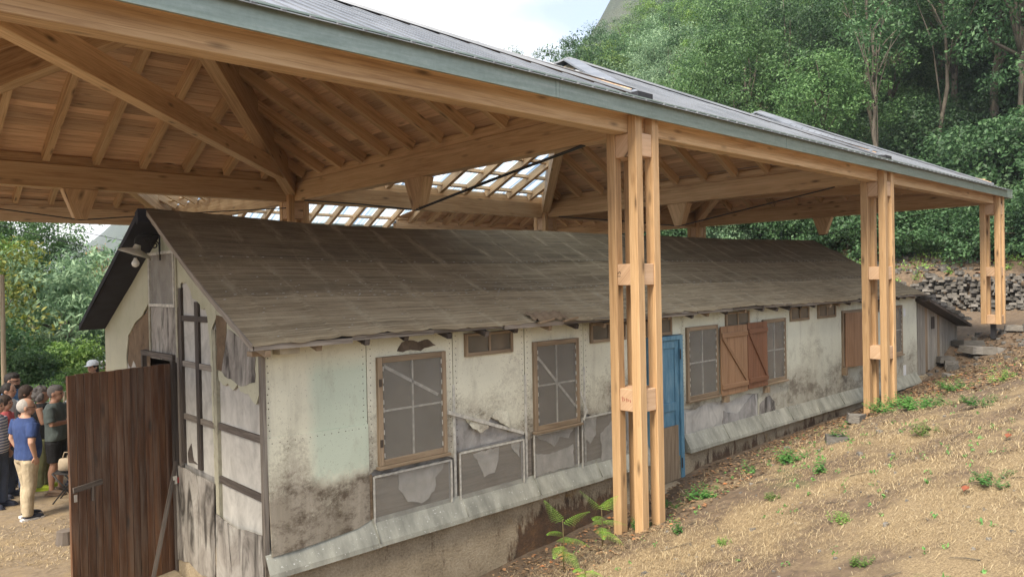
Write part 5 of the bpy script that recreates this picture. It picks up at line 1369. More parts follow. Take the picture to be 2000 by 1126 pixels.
def clumps(rg, k, rx, ry, rz, cs, hollow=.55, drop=.0):
    out = []
    while len(out) < k:
        d = rg.normal(size=3); d /= np.linalg.norm(d); q = hollow + (1 - hollow) * rg.random()
        lump = 1 + .22 * math.sin(d[0] * 4 + d[2] * 5 + k) + .15 * math.sin(d[1] * 7 - d[2] * 3)
        p = d * q * lump * np.array([rx, ry, rz])
        if p[2] < -rz * .65 and rg.random() < .7: continue
        out.append(p)
    s = rg.uniform(.65, 1.3, (k, 1)) * cs
    return np.array(out), np.concatenate([s, s, s * .6], 1)
def crown_mesh(name, seed, k, per, rx, rz, cs, leaf, ratio=.45, mat=None, hollow=.5):
    rg = np.random.default_rng(seed); C_, R_ = clumps(rg, k, rx, rx, rz, cs, hollow); V, F = leaves(rg, C_, R_, per, leaf, .5, ratio)
    o = np_mesh(name, V, F, mat); me = o.data; bpy.data.objects.remove(o); return me, C_
def trunk_mesh(name, seed, H, r, limbs, top, C_=None, lean=.0, bend=.25):
    rg = np.random.default_rng(seed); m = MB(); n = 8; pts = []; x = y = 0.0
    for i in range(n + 1):
        t = i / n; pts.append((x, y, H * t)); x += rg.normal() * bend * H / n * .35 + lean * H / n; y += rg.normal() * bend * H / n * .35
    m.tube([(0, 0, -.3)] + pts, [r * 1.35] + [r * (1.15 - .85 * i / n) for i in range(n + 1)], 8)
    for k in range(limbs):
        i = rg.integers(int(n * top), n); a = Vector(pts[i])
        if C_ is not None: e = Vector(C_[rg.integers(len(C_))]) * .85 + Vector((0, 0, H))
        else:
            an = rg.uniform(0, 2 * PI); e = a + Vector((math.cos(an), math.sin(an), .9)) * H * rg.uniform(.12, .28)
        mid = a.lerp(e, .5) + Vector((rg.normal(), rg.normal(), abs(rg.normal()))) * .12
        m.tube([a, a.lerp(mid, .5), mid, e], [r * .42, r * .34, r * .25, r * .08], 5)
    o = m.build(name, BARK, None, local=True); me = o.data; bpy.data.objects.remove(o); return me

# crown kinds: unit trees of about 10 m (crown centre at the trunk top)
KINDS = {}
def kind(key, seed, k, per, rx, rz, cs, leaf, mat, H, r, limbs=7, top=.45, ratio=.45, hollow=.5, lean=0):
    me, C_ = crown_mesh('crown', seed, k, per, rx, rz, cs, leaf, ratio, mat, hollow)
    KINDS[key] = (me, trunk_mesh('trunk', seed + 50, H, r, limbs, top, C_, lean), H)
kind('ash', 1, 95, 150, 2.7, 2.9, .72, .15, L_ASH, 6.4, .14, 9, .4, .34)
kind('oak', 2, 110, 160, 2.8, 2.6, .68, .125, L_MID, 6.2, .16, 10, .4, .55)
kind('dark', 3, 110, 160, 2.6, 3.2, .70, .125, L_DARK, 6.4, .16, 9, .4, .5)
kind('bright', 4, 100, 160, 2.5, 2.5, .62, .118, L_BRT, 6.0, .13, 9, .4, .5)
kind('tall', 5, 80, 160, 2.0, 3.4, .68, .125, L_MID, 7.5, .13, 7, .5, .5)
kind('bare', 6, 26, 45, 1.8, 1.4, .55, .18, L_DARK, 8.2, .10, 8, .45, .5, .4, .03)
kind('withered', 7, 40, 40, 1.5, 1.8, .55, .16, L_DRY, 4.0, .07, 14, .25, .5, .3)
kind('yellow', 8, 85, 60, 2.2, 3.0, .65, .16, L_YEL, 4.2, .12, 8, .3, .5)
kind('hero_ash', 9, 150, 110, 2.5, 2.1, .62, .20, L_ASH, 3.2, .17, 12, .3, .30)
kind('rust', 10, 80, 60, 2.4, 2.4, .65, .2, L_RED, 5.0, .14, 8, .4, .5)
kind('bush', 11, 70, 130, 1.3, .95, .42, .10, L_MID, .7, .05, 8, .1, .55, .35)
kind('hazel', 12, 90, 130, 1.6, 1.3, .5, .105, L_DARK, .9, .06, 10, .1, .7, .35)
kind('oakbush', 13, 90, 95, 1.5, 1.6, .48, .13, L_ASH, 1.4, .07, 10, .2, .55, .4)
kind('brightbush', 14, 55, 80, .85, .9, .34, .11, L_BRT, .8, .04, 8, .1, .5, .35)
kind('sumac', 15, 36, 90, .8, 1.0, .36, .22, L_ASH, .9, .04, 8, .1, .2, .35)
kind('oaktree', 16, 170, 110, 2.6, 2.9, .62, .15, L_ASH, 5.4, .16, 12, .35, .55)
def tree(key, name, x, y, s, label, cat, group=None, z=None, sz=1.0, rz=None, rng=random.Random(3)):
    cm, tm, H = KINDS[key]; zz = gz(x, y) if z is None else z
    root = empty(name, (x, y, zz), rng.uniform(0, 6.28) if rz is None else rz, label, cat, group)
    t = bpy.data.objects.new('trunk' if cat == 'tree' else 'stem', tm); COL.objects.link(t); t.parent = root; t.scale = (s, s, s * sz)
    c = bpy.data.objects.new('crown' if cat == 'tree' else 'foliage', cm); COL.objects.link(c); c.parent = root; c.location = (0, 0, H * s * sz); c.scale = (s, s, s * sz)
    return root

# --- left, beyond the yard
tree('hero_ash', 'ash_tree', 5.45, 25.8, 1.0, 'big pale grey green tree with feathery leaves left of the hut gable', 'tree', z=-4.45, sz=1.06)
tree('yellow', 'yellowing_tree', 2.9, 24.6, .85, 'tree with yellowing leaves at the left edge of the photo', 'tree')
tree('oak', 'tall_dark_tree', 5.7, 37.0, 1.05, 'tall dark green tree behind the pale ash, topmost against the sky', 'tree', z=-4.4)
tree('dark', 'tall_dark_tree', 7.9, 35.5, .62, 'slimmer dark green tree behind the pale ash, right of the tallest one', 'tree', z=-4.4)
tree('bright', 'oak_tree', 3.4, 35.0, 1.05, 'broad mid green tree behind the yellowing tree', 'tree', z=-4.4)
tree('bright', 'young_oak', 7.9, 30.2, .60, 'mid green tree just left of the hut roof edge', 'tree', z=-4.2)
tree('rust', 'rusty_tree', 11.3, 43.0, .85, 'orange tinged tree peeping out beside the roof edge', 'tree', z=-4.5)
for k, (x, y, s) in enumerate(((5.0, 48, 1.0), (9.0, 47, .62), (1.5, 44, 1.1), (12.8, 50, .55), (7.2, 55, 1.0), (3.0, 29.5, .85), (6.8, 33.0, .55))):
    tree(('bright', 'bright', 'ash', 'bright', 'bright', 'yellow', 'ash')[k], 'background_tree', x, y, s, 'green tree in the belt of trees left of the hut', 'tree', 'trees in the belt left of the hut', z=-4.6)
tree('bush', 'elder_bush', 3.35, 20.6, .80, 'broad leaved bush at the left edge above the visitors', 'bush')
tree('bush', 'elder_bush', 4.15, 22.6, .82, 'rounded green bush next to the broad leaved bush', 'bush')
tree('brightbush', 'bright_bush', 4.75, 21.6, .85, 'yellow green bush by the white road rail', 'bush')
tree('sumac', 'feathery_shrub', 5.05, 23.6, .95, 'feathery grey green shrub beneath the pale ash tree', 'shrub')
tree('brightbush', 'sapling', 5.9, 24.0, .5, 'small bright sapling beside the street lamp', 'sapling', sz=1.7)
tree('hazel', 'hazel_bush', 7.0, 27.0, .9, 'dark bush behind the street lamp', 'bush', z=-4.2)
tree('hazel', 'hazel_bush', 2.6, 21.8, .9, 'dark bush behind the utility pole', 'bush')
tree('hazel', 'hazel_bush', 4.9, 25.6, 1.0, 'dark bush under the pale ash tree', 'bush', z=-4.2)
tree('brightbush', 'garden_plant', 3.55, 18.6, .55, 'low yellow green garden plant behind the visitors', 'plant')
tree('brightbush', 'garden_plant', 4.35, 19.4, .55, 'low green garden plant in front of the road rail', 'plant')

pole = empty('utility_pole', (2.77, 18.9, gz(2.77, 18.9)), 0, 'pale wooden utility pole at the left edge', 'pole')
m = MB(); m.tube([(2.77, 18.9, -3.3), (2.77, 18.9, -1.5), (2.785, 18.9, .33)], [.052, .048, .042], 12); m.build('shaft', W_POLE, pole)
m = MB(); m.lathe([(.044, .33), (.035, .35), (.001, .36)], (2.785, 18.9, 0), 12); m.build('cap', W_POLE, pole)
def wire(name, a, b, sag, r, label):
    a, b = Vector(a), Vector(b); m = MB(); m.tube([a.lerp(b, t) - Vector((0, 0, 4 * sag * t * (1 - t))) for t in np.linspace(0, 1, 16)], r, 6); tag(m.build(name, CABLE), label, 'cable')
wire('overhead_cable', (2.0, 30.2, 3.0), (12.0, 27.5, .35), .25, .014, 'lower overhead cable crossing in front of the trees on the left')
wire('overhead_cable', (3.0, 32.0, 3.35), (12.0, 28.5, 1.0), .2, .012, 'upper overhead cable crossing in front of the trees on the left')
# white road rail
rail = empty('guard_rail', (4.2, 21.0, gz(4.2, 21.0)), 0, 'pale metal road rail beyond the visitors', 'guard rail')
RP = [Vector((2.8, 18.9, -2.30)), Vector((4.0, 20.6, -2.24)), Vector((5.1, 22.3, -2.12)), Vector((7.0, 24.6, -2.1))]
RWH = plain('weathered_white_metal', (0.50, 0.51, 0.52), .5, .15)
for a, b in zip(RP[:-1], RP[1:]):
    d = (b - a).normalized(); sd = Vector((0, 0, 1)).cross(d).normalized(); m = MB()
    prof = [(.0, -.13), (.045, -.09), (.045, -.05), (.0, -.01), (.0, .01), (.045, .05), (.045, .09), (.0, .13)]
    for p, q in zip(prof[:-1], prof[1:]):
        A = [a - sd * p[0] + Vector((0, 0, p[1])), b - sd * p[0] + Vector((0, 0, p[1])), b - sd * q[0] + Vector((0, 0, q[1])), a - sd * q[0] + Vector((0, 0, q[1]))]
        m.prism(A, sd * .004)
    m.build('rail_beam', RWH, rail)
for p in RP:
    m = MB(); m.box(p.x + .01, p.x + .09, p.y - .04, p.y + .04, gz(p.x, p.y) - .2, p.z + .12); m.build('rail_post', RWH, rail)
# wire mesh fence behind the visitors
fen = empty('wire_fence', (3.2, 18.0, gz(3.2, 18)), 0, 'low wire fence on thin posts between the visitors and the road', 'fence')
for k in range(6):
    x = 2.2 + k * .75; y = 17.2 + k * .42; m = MB(); m.tube([(x, y, gz(x, y) - .1), (x, y, -2.15)], .025, 6); m.build('fence_post', W_POLE, fen)
m = MB()
for zz in np.arange(-2.95, -2.14, .16): m.tube([(2.2, 17.2, zz), (5.95, 19.3, zz)], .005, 4)
for k in range(26):
    x = 2.2 + k * .15; y = 17.2 + k * .084; m.tube([(x, y, -2.98), (x, y, -2.17)], .004, 4)
m.build('wires', RWH, fen, kind='stuff')

# street lamp (lantern on a pole)
sl = empty('street_lamp', (5.85, 25.4, gz(5.85, 25.4)), 0, 'old style lantern street lamp between the trees and the gable', 'street lamp')
zt = -1.42
m = MB(); m.tube([(5.85, 25.4, gz(5.85, 25.4) - .2), (5.85, 25.4, -3.2), (5.85, 25.4, zt)], [.06, .045, .035], 10); m.lathe([(.10, 0), (.09, .25), (.05, .32)], (5.85, 25.4, gz(5.85, 25.4)), 10); m.build('pole', BLACKM, sl)
m = MB(); m.lathe([(.11, zt + .01), (.19, zt + .32)], (5.85, 25.4, 0), 6, False); m.build('lantern_glass', plain('frosted_lantern_glass', (0.72, 0.75, 0.78), .2, .05), sl)
m = MB(); m.lathe([(.23, zt + .32), (.20, zt + .36), (.09, zt + .46), (.05, zt + .5), (.02, zt + .56), (.001, zt + .58)], (5.85, 25.4, 0), 6, False)
for k in range(6):
    a = k * PI / 3; m.tube([(5.85 + .112 * math.cos(a), 25.4 + .112 * math.sin(a), zt + .01), (5.85 + .195 * math.cos(a), 25.4 + .195 * math.sin(a), zt + .32)], .009, 4)
m.build('lantern_cap', BLACKM, sl)

# parked car, mostly hidden by the hut
car = empty('parked_car', (7.0, 27.6, -4.1), math.radians(-20), 'grey green car parked by the trees behind the gable', 'car')
CARP = plain('grey_green_car_paint', (0.10, 0.16, 0.14), .3, .05); RUB = plain('tyre_rubber', (0.02, 0.02, 0.02), .8); RIM = plain('wheel_rim', (0.45, 0.45, 0.46), .35, metal=.7); CGL = plain('car_glass', (0.22, 0.27, 0.28), .08, .1)
pf = [(-2.0, .35), (-2.05, .62), (-1.9, .85), (-1.2, .95), (-.6, 1.38), (.55, 1.42), (1.3, .98), (1.95, .82), (2.05, .6), (2.0, .35)]
m = MB(); m.prism([(p[0], -.82, p[1]) for p in pf], (0, 1.64, 0)); m.build('body', CARP, car, local=True, bevel=.07)
m = MB(); m.prism([(-1.12, -.835, .96), (-.58, -.835, 1.31), (.5, -.835, 1.34), (1.12, -.835, .98)], (0, 1.67, 0)); m.build('side_window', CGL, car, local=True)
m = MB(); m.prism([(-1.19, -.66, .985), (-.64, -.6, 1.36), (-.64, .6, 1.36), (-1.19, .66, .985)], (-.02, 0, .02)); m.build('windscreen', CGL, car, local=True)
for sx in (-1.3, 1.25):
    for sy in (-.72, .72):
        w = MB(); w.lathe([(.2, -.1), (.31, -.1), (.33, -.06), (.33, .06), (.31, .1), (.2, .1)], (sx, sy, .33), 20, True, Matrix.Rotation(PI / 2, 3, 'X')); w = w.build('wheel', RUB, car, local=True)
        q = MB(); q.lathe([(.205, -.09), (.15, -.06), (.001, -.07)], (sx, sy, .33), 14, True, Matrix.Rotation(PI / 2 * (1 if sy < 0 else -1), 3, 'X')); q.build('rim', RIM, w, local=True)
for sy in (-.6, .6):
    m = MB(); m.ellipsoid((-1.97, sy, .68), (.06, .16, .09)); m.build('headlight', CGL, car, local=True)

# --- hillside wood on the right
rng = random.Random(11); spots = []
tries = 0
while len(spots) < 215 and tries < 20000:
    tries += 1
    az_ = math.radians(rng.uniform(43.0, 81.0)); D = 34 + 62 * rng.random() ** .85
    x, y = D * math.sin(az_), D * math.cos(az_)
    if x < 31.5: continue
    gap = 2.6 if D < 50 else 3.7
    if all((x - a) ** 2 + (y - b) ** 2 > gap ** 2 for a, b in spots): spots.append((x, y))
WOOD_L = {'ash': 'grey green feathery tree', 'oak': 'mid green broad leaved tree', 'dark': 'dark green tree', 'bright': 'bright yellow green tree', 'tall': 'tall slender green tree', 'bare': 'thin bare trunk with sparse leaves', 'withered': 'withered brown shrubby tree'}
for x, y in spots:
    az_ = math.degrees(math.atan2(x, y)); D = math.hypot(x, y)
    if D < 46 and az_ > 60: key = rng.choice(['bare', 'dark', 'tall', 'withered', 'dark', 'oak', 'dark'])
    elif az_ < 57: key = rng.choice(['ash', 'bright', 'oak', 'ash', 'bright', 'dark'])
    else: key = rng.choice(['oak', 'bright', 'ash', 'oak', 'dark', 'tall'])
    zone = 'above the left roof peak' if az_ < 50 else 'above the dip between two roof peaks' if az_ < 56 else 'above the second roof peak' if az_ < 62 else 'above the sloping right roof edge' if az_ < 70 else 'near the right edge'
    rowd = 'front row' if D < 44 else 'middle row' if D < 62 else 'upper row'
    tree(key, 'hillside_tree', x, y, rng.uniform(.85, 1.25), f'{WOOD_L[key]}, {rowd}, {zone}', 'tree', 'trees of the wooded hillside', sz=rng.uniform(.9, 1.2), rng=rng)
# hazel understorey on the shaded slope
rng2 = random.Random(5); us = []
while len(us) < 46:
    az_ = math.radians(rng2.uniform(57, 80.5)); D = rng2.uniform(33, 50); x, y = D * math.sin(az_), D * math.cos(az_)
    if x < 31.5 or any((x - a) ** 2 + (y - b) ** 2 < 2.2 ** 2 for a, b in us): continue
    us.append((x, y)); d_ = math.degrees(az_)
    zone = 'above the second roof peak' if d_ < 62 else 'above the sloping right roof edge' if d_ < 70 else 'near the right edge'
    tree(rng2.choice(['hazel', 'hazel', 'bush']), 'understorey_bush', x, y, rng2.uniform(1.1, 1.7), f'dark understorey bush beneath the trunks, {"lower" if D < 41 else "higher"} on the slope, {zone}', 'bush', 'understorey bushes of the wood', rng=rng2)
# bushes at the foot of the wood
for k, (x, y, key, s, lab) in enumerate(((29.5, 10.6, 'hazel', 1.05, 'dark hazel bush between the second post and the far post'), (29.0, 8.2, 'hazel', .95, 'dark hazel bush above the stone wall'), (30.6, 12.8, 'hazel', 1.15, 'dark hazel bush seen through the far bay of the shelter'), (31.0, 15.4, 'hazel', 1.15, 'dark hazel bush over the ridge of the hut roof'), (30.8, 18.5, 'oak_b', 1.0, 'pale green bush over the hut ridge'), (31.5, 21.5, 'hazel', 1.2, 'dark bush farthest left over the hut ridge'), (28.6, 6.2, 'hazel', 1.0, 'dark bush behind the far post'), (28.2, 4.6, 'hazel', 1.1, 'dark bush right of the far post'), (27.6, 3.2, 'bush', 1.2, 'green bush at the right edge above the wall'), (30.5, 6.5, 'bush', 1.3, 'green bush rising behind the far post'), (29.4, 5.0, 'oakbush', .9, 'pale oak bush at the end of the shelter roof'), (28.4, 4.0, 'oakbush', 1.0, 'pale oak bush at the right edge of the photo'), (32.0, 9.5, 'bush', 1.4, 'mid green bush behind the dark hazels'))):
    tree('oakbush' if key == 'oak_b' else key, 'hillside_bush', x, y, s, lab, 'bush')
tree('oaktree', 'oak_tree', 27.8, 2.9, .95, 'large pale leaved oak reaching in from the right edge', 'tree')

# undergrowth on the shaded slope
rg = np.random.default_rng(31); n = 2600; x = rg.uniform(30.5, 62, n); y = rg.uniform(0, 45, n); z = ground_z(x, y) + .25
C_ = np.stack([x, y, z], -1); V, F = leaves(rg, C_, np.full((n, 3), .6) * rg.uniform(.5, 1.4, (n, 1)), 26, .2, .6, .5)
np_mesh('undergrowth', V, F, L_DARK, kind='stuff')
rg = np.random.default_rng(33); n = 160; x = rg.uniform(27.0, 31, n); y = rg.uniform(3, 22, n); z = ground_z(x, y) + .1
C_ = np.stack([x, y, z], -1); V, F = leaves(rg, C_, np.full((n, 3), .3) * rg.uniform(.5, 1.3, (n, 1)), 40, .09, .6, .5)
np_mesh('low_ground_cover', V, F, L_BRT, kind='stuff')

# --- far mountains
def mountain(name, az0, az1, prof, d0, d1, mat, n=90, seed=0.0):
    A = np.radians(np.linspace(az0, az1, n)); Rd = np.linspace(0, 1, 14); V = []
    for a in A:
        pz = np.interp(math.degrees(a), [p[0] for p in prof], [p[1] for p in prof])
        for r in Rd:
            D = d0 + (d1 - d0) * r; x, y = D * math.sin(a), D * math.cos(a)
            z = -30 + (pz * d1 + 30) * (r ** 1.1) + float(fbm(x, y, .012, seed)) * d1 * .012 + float(fbm(x, y, .05, seed + 2)) * d1 * .004
            V.append((x, y, z))
    I = np.arange(n * 14).reshape(n, 14); F = np.stack([I[:-1, :-1], I[1:, :-1], I[1:, 1:], I[:-1, 1:]], -1).reshape(-1, 4)
    return np_mesh(name, np.array(V), F, mat, kind='structure', smooth=True)
MT = Mat('wooded_mountain', .95); _p = MT.pos(); _n = MT.noise(_p, .11, 9, .85); _n2 = MT.noise(_p, .012, 5, .6)
MT.base(MT.mix(MT.ramp(_n2, [(0.52, 0.0), (0.62, .8)]), MT.ramp(_n, [(0.35, (0.008, 0.02, 0.008)), (0.65, (0.075, 0.115, 0.04))]), (0.12, 0.13, 0.055))); MT.bump(_n, 1.0, 6.0); MT = MT.m
mountain('mountain', 40, 60, [(40, .16), (43.5, .21), (46.4, .27), (49.2, .325), (52, .40), (60, .5)], 230, 420, MT, 90, .5)
mountain('mountain', 5, 40, [(5, .015), (13.0, .05), (13.6, .058), (14.8, .083), (16.5, .11), (20, .16), (30, .15), (40, .13)], 420, 1050, MT, 120, 1.5)
HAZE = 0.0005
# ================================================================== small things on the bank
# dry stone retaining wall
wall = empty('dry_stone_wall', (26.2, 7.0, gz(26.0, 7.0)), 0, 'dry stone wall of dark slates below the wooded bank', 'stone wall')
rg = np.random.default_rng(8); protos = []
for k in range(8):
    m = stone_mb(np.random.default_rng(60 + k), (0, 0, 0), (.5, .55, .5)); o = m.build('stone', SLATE, None, local=True); protos.append(o.data); bpy.data.objects.remove(o)
def stone(parent, name, c, sx, sy, sz, rz, tilt=0.0):
    o = bpy.data.objects.new(name, protos[rg.integers(8)]); COL.objects.link(o); o.parent = parent
    o.location = Vector(c) - origin_of(parent); o.scale = (sx, sy, sz); o.rotation_euler = (tilt, rg.uniform(-.12, .12), rz); return o
y0, y1 = 4.2, 9.7; nst = 0; row = 0; extra = MB(); z = -1.36
while z < -.08:
    y = y0 + rg.uniform(0, .2); h = rg.uniform(.05, .115)
    while y < y1:
        w = rg.uniform(.12, .42); yc = y + w / 2; x = 26.4 + .12 * (yc - 7) - .02
        top = -.16 - .55 * max(0, (yc - 8.6)) - .05 * math.sin(yc * 5)
        if z + h < top + .06 and z > gz(x - .4, yc) - .18 and True:
            if nst >= 290: stone_mb(rg, (x + .02 * row * .3, yc, z + h / 2), (.25, w * .55, h * .55), extra); y += w + .008; continue
            stone(wall, 'stone', (x + rg.uniform(-.05, .05) + .04 * row * .3, yc, z + h / 2), .42, w * 1.02, h * 1.05, PI / 2 * 0 + rg.uniform(-.12, .12)); nst += 1
        y += w + .008
    z += h * .93; row += 1
extra.build('upper_stones', SLATE, wall, kind='stuff')
m = MB(); m.prism([(26.62, 4.1, -1.6), (27.0, 9.9, -1.6), (27.0, 9.9, -.75), (26.9, 8.9, -.3), (26.62, 4.1, -.3)], (.2, -.02, 0)); m.build('core', plain('dark_wall_core', (0.03, 0.028, 0.026), .9), wall)
# loose slabs, outcrop at the far end of the bank
for k, (x, y, sx, sy, sz, lab) in enumerate(((11.45, 4.62, .62, .5, .12, 'pale grey slab at the foot of the second front post'), (9.65, 4.28, .62, .36, .10, 'flat slate lying in the litter below the shuttered windows'), (19.5, 5.2, 1.5, .9, .16, 'broad slate ledge below the far post'), (19.3, 5.75, 1.2, .8, .14, 'lower slate ledge beside the lean-to'), (20.6, 4.75, 1.4, .8, .12, 'flat slate in front of the far post'), (21.0, 4.2, 1.3, .9, .10, 'flat slate right of the far post'), (18.75, 5.6, .5, .4, .22, 'mossy stone against the lean-to'), (18.45, 5.45, .35, .3, .15, 'small mossy stone at the end of the flashing'), (17.6, 5.3, .35, .3, .1, 'small pale stone near the end of the hut'), (23.2, 4.3, .55, .45, .3, 'grey boulder on the slope right of the far post'), (20.0, 5.6, 1.3, .7, .13, 'slate step between the lean-to and the far post'))):
    o = stone(None, 'slate_slab' if sx > .5 and sz < .2 else 'boulder', (x, y, gz(x, y) + sz * .22), sx, sy, sz, rg.uniform(0, 1.5)); tag(o, lab, 'stone')
    SL = o
# stones fallen in rows on the bank above the wall
o = MB()
for k in range(150):
    x, y = rg.uniform(26.9, 29.5), rg.uniform(7.5, 12.5); s = rg.uniform(.06, .2); stone_mb(rg, (x, y, gz(x, y) + .03), (s, s * .7, s * .35), o, rg.uniform(0, 6))
for k in range(60):
    x, y = rg.uniform(18.0, 21.5), rg.uniform(4.3, 6.0); s = rg.uniform(.03, .12); stone_mb(rg, (x, y, gz(x, y) + .02), (s, s * .7, s * .3), o, rg.uniform(0, 6))
o.build('scattered_stones', SLATE, kind='stuff')

# bracken ferns
def frond(mb, base, az, L, rise, droop, width):
    d = Vector((math.cos(az), math.sin(az), 0)); sd = Vector((-d.y, d.x, 0)); base = Vector(base); N = 15
    P = [base + d * (L * t) + Vector((0, 0, rise * t - droop * t * t)) for t in np.linspace(0, 1, N + 1)]
    for i in range(1, N):
        t = i / N; w = width * (1 - t) ** .8 * min(1, t * 5 + .35); T = (P[i + 1] - P[i - 1]).normalized()
        for q in (-1, 1):
            dirp = (sd * q + T * .45 + Vector((0, 0, -.12))).normalized(); nl = max(3, int(w / .0095)); nrm = dirp.cross(T).normalized()
            for j in range(nl):
                s = (j + .5) / nl; c = P[i] + dirp * (w * s) - Vector((0, 0, .25 * w * s * s)); l = .0085 * (1.2 - s) + .002
                for q2 in (-1, 1):
                    e = dirp.cross(nrm) * q2; b = len(mb.v)
                    mb.v += [tuple(c - dirp * .003), tuple(c + dirp * .003), tuple(c + e * l + dirp * .004 + nrm * .002)]
                    mb.face((b, b + 1, b + 2))
def fern(x, y, label, fr, h, seed, s=1.0):
    z = gz(x, y); root = empty('fern', (x, y, z), 0, label, 'fern'); m = MB()
    m.tube([(x, y, z - .03), (x + .01, y, z + h * .5), (x + .0, y, z + h)], [.006, .005, .003], 6); m.build('stem', plain('fern_stem', (0.12, 0.09, 0.03), .6), root)
    for k, (hz_, az, L, rise, droop, w) in enumerate(fr):
        f = MB(); frond(f, (x, y, z + h * hz_), math.radians(az), L * s, rise * s, droop * s, w * s); f.build('frond', L_FERN, root)
FR = [(.95, 95, .26, .22, .02, .13), (.9, -20, .34, .22, .12, .13), (.75, 170, .22, .12, .1, .12), (.62, -60, .30, .10, .16, .13), (.5, 200, .26, .06, .12, .12), (.55, 30, .24, .10, .12, .12), (.4, -100, .3, .0, .14, .13)]
fern(5.20, 4.95, 'tall bracken fern in front of the foundation, left of the first post', FR, .50, 1, .9)
fern(5.86, 5.02, 'bracken fern leaning over the left leg of the first post', [(a, b + 25, c, d, e, f) for a, b, c, d, e, f in FR], .42, 2, .9)
fern(5.0, 4.5, 'low bracken frond at the bottom edge of the photo', FR[2:5], .12, 3, .6)

# nettles and other small plants
def clump(rg, h, r, nst, leaf):
    V, F = [], []; c = 0; P = []
    for s in range(nst):
        a = rg.uniform(0, 2 * PI); q = r * math.sqrt(rg.random()); hh = h * rg.uniform(.5, 1.1); bx, by = q * math.cos(a), q * math.sin(a)
        for k in range(7):
            t = (k + 1) / 7; an = k * 2.4 + s
            for e in (0, PI):
                P.append((bx * (1 + .3 * t), by * (1 + .3 * t), hh * t, an + e, leaf * (1.1 - .5 * t) * rg.uniform(.7, 1.2)))
    for x, y, z, an, L in P:
        d = np.array([math.cos(an), math.sin(an), .15]); sd = np.array([-math.sin(an), math.cos(an), 0]) * L * .32; p = np.array([x, y, z])
        V += [p, p + d * L * .5 + sd - [0, 0, .0], p + d * L - [0, 0, L * .25], p + d * L * .5 - sd]; F.append((c, c + 1, c + 2, c + 3)); c += 4
    return np.array(V), np.array(F)
PLM = []
for k, (h, r, n_, l, mat) in enumerate(((.16, .16, 16, .07, L_NET), (.12, .13, 12, .05, L_BRT), (.22, .07, 5, .07, L_NET), (.10, .20, 22, .045, L_NET))):
    V, F = clump(np.random.default_rng(70 + k), h, r, n_, l); o = np_mesh('plant', V, F, mat); PLM.append(o.data); bpy.data.objects.remove(o)
PL = [(7.56, 4.93, 0, .9, 'nettle clump at the foot of the blue door'), (7.40, 5.17, 3, .7, 'low weed just left of the nettles by the blue door'), (8.86, 4.46, 0, 1.05, 'broad nettle clump below the red brown shutter'), (8.06, 3.7, 2, 1.0, 'feathery green sprig in the straw below the shutters'), (7.18, 3.81, 1, .6, 'small bright weed in the straw below the blue door'), (9.61, 4.17, 2, 1.1, 'fern like sprig on the flat slate'), (9.17, 2.98, 1, 1.1, 'bright green weed patch in the middle of the straw'), (11.21, 3.46, 3, 1.4, 'spreading weed patch uphill of the second post'), (10.53, 2.73, 3, 1.2, 'weed patch near the right edge of the straw'), (11.77, 3.97, 0, 1.3, 'leafy weed patch beside the second post'), (12.3, 4.5, 3, 1.7, 'weeds around the foot of the second front post'), (13.26, 3.79, 3, 1.5, 'weed patch beyond the second post'), (13.06, 3.25, 1, 1.5, 'bright weed patch upper right on the bank'), (6.52, 5.04, 0, .6, 'small weeds at the right leg of the first post'), (6.28, 4.37, 2, .8, 'upright weed below the first post'), (7.08, 1.73, 3, .9, 'flat green weed at the right edge of the straw'), (6.32, 2.76, 1, .7, 'flat green weed in the middle foreground straw'), (5.91, 3.62, 1, .5, 'tiny weed in the foreground straw'), (8.53, 4.88, 2, .9, 'sprig growing against the rusty foundation'), (4.6, 2.6, 1, .5, 'tiny bright weed at the lower edge of the photo'), (5.4, 2.2, 1, .6, 'small weed in the right foreground'), (12.9, 4.6, 0, 1.2, 'leafy weed behind the second post')]
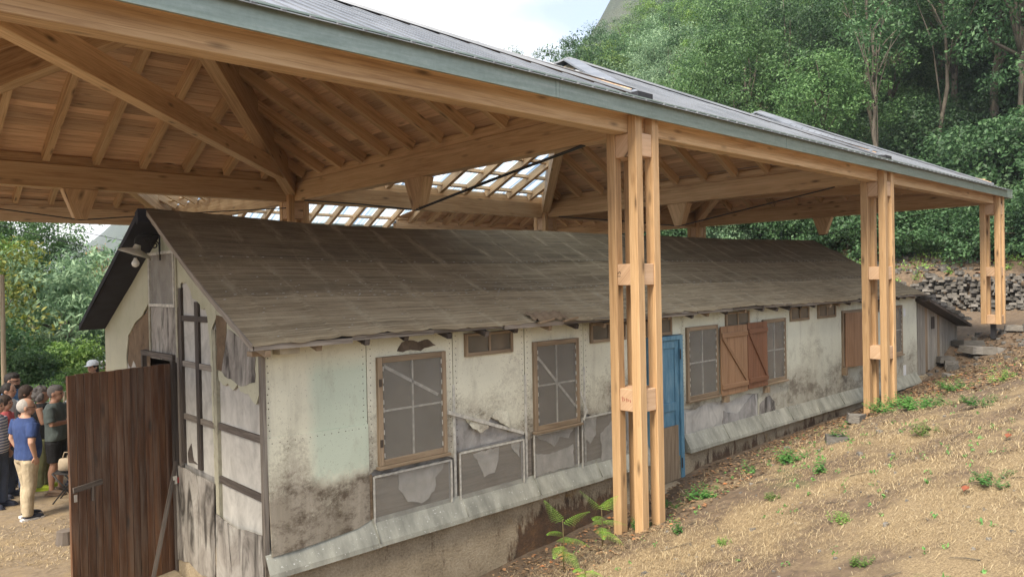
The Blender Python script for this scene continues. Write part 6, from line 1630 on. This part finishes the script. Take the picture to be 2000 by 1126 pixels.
for x, y, k, s, lab in PL:
    root = empty('weed', (x, y, gz(x, y) - .01), rng.uniform(0, 6), lab, 'weed')
    o = bpy.data.objects.new('foliage', PLM[k]); COL.objects.link(o); o.parent = root; o.scale = (s, s, s)
# scattered tiny green shoots
rg = np.random.default_rng(90); xs, ys = [], []
while len(xs) < 520:
    x, y = rg.uniform(3, 18), rg.uniform(.5, 5.5)
    if fbm(x, y, .8, 7.7) > .12 or rg.random() < .12: xs.append(x); ys.append(y)
C_ = np.stack([np.array(xs), np.array(ys), ground_z(xs, ys) + .015], -1); V, F = leaves(rg, C_, np.full((520, 3), .035) * rg.uniform(.4, 1.6, (520, 1)), 9, .035, .8, .4)
np_mesh('green_shoots', V, F, L_NET, kind='stuff')
m = MB()
for k in range(60):
    x, y = rg.uniform(4, 15), rg.uniform(1, 5.5); a = rg.uniform(0, 6.28); L = rg.uniform(.08, .3); x2, y2 = x + L * math.cos(a), y + L * math.sin(a)
    m.tube([(x, y, gz(x, y) + .008), ((x + x2) / 2 + .01, (y + y2) / 2, gz((x + x2) / 2, (y + y2) / 2) + .018), (x2, y2, gz(x2, y2) + .01)], [.005, .004, .002], 5)
m.build('twigs', BARK, kind='stuff')
for x, y, lab in ((6.86, 1.95, 'red brown dead leaf lying on the straw at right'), (8.35, 2.0, 'red brown dead leaf near the right edge')):
    m = MB(); m.grid(lambda u, v: (x + (u - .5) * .09, y + (v - .5) * .06 * math.sin(PI * (u * .9 + .05)), gz(x, y) + .03 + .03 * abs(v - .5) + .02 * u), 6, 4); tag(m.build('dead_leaf', plain('red_brown_leaf', (0.22, 0.065, 0.03), .8)), lab, 'leaf')

# ------------------------------------------------------------------ air
hz_m = bpy.data.materials.new('haze'); hz_m.use_nodes = True; t = hz_m.node_tree; t.nodes.clear()
o_ = t.nodes.new('ShaderNodeOutputMaterial'); v_ = t.nodes.new('ShaderNodeVolumePrincipled'); v_.inputs['Color'].default_value = (.80, .88, 1.0, 1); v_.inputs['Density'].default_value = HAZE
t.links.new(v_.outputs[0], o_.inputs['Volume'])
m = MB(); m.box(-640, 720, -640, 1090, -60, 232)
hz = m.build('haze', hz_m, None, local=True, kind='stuff')
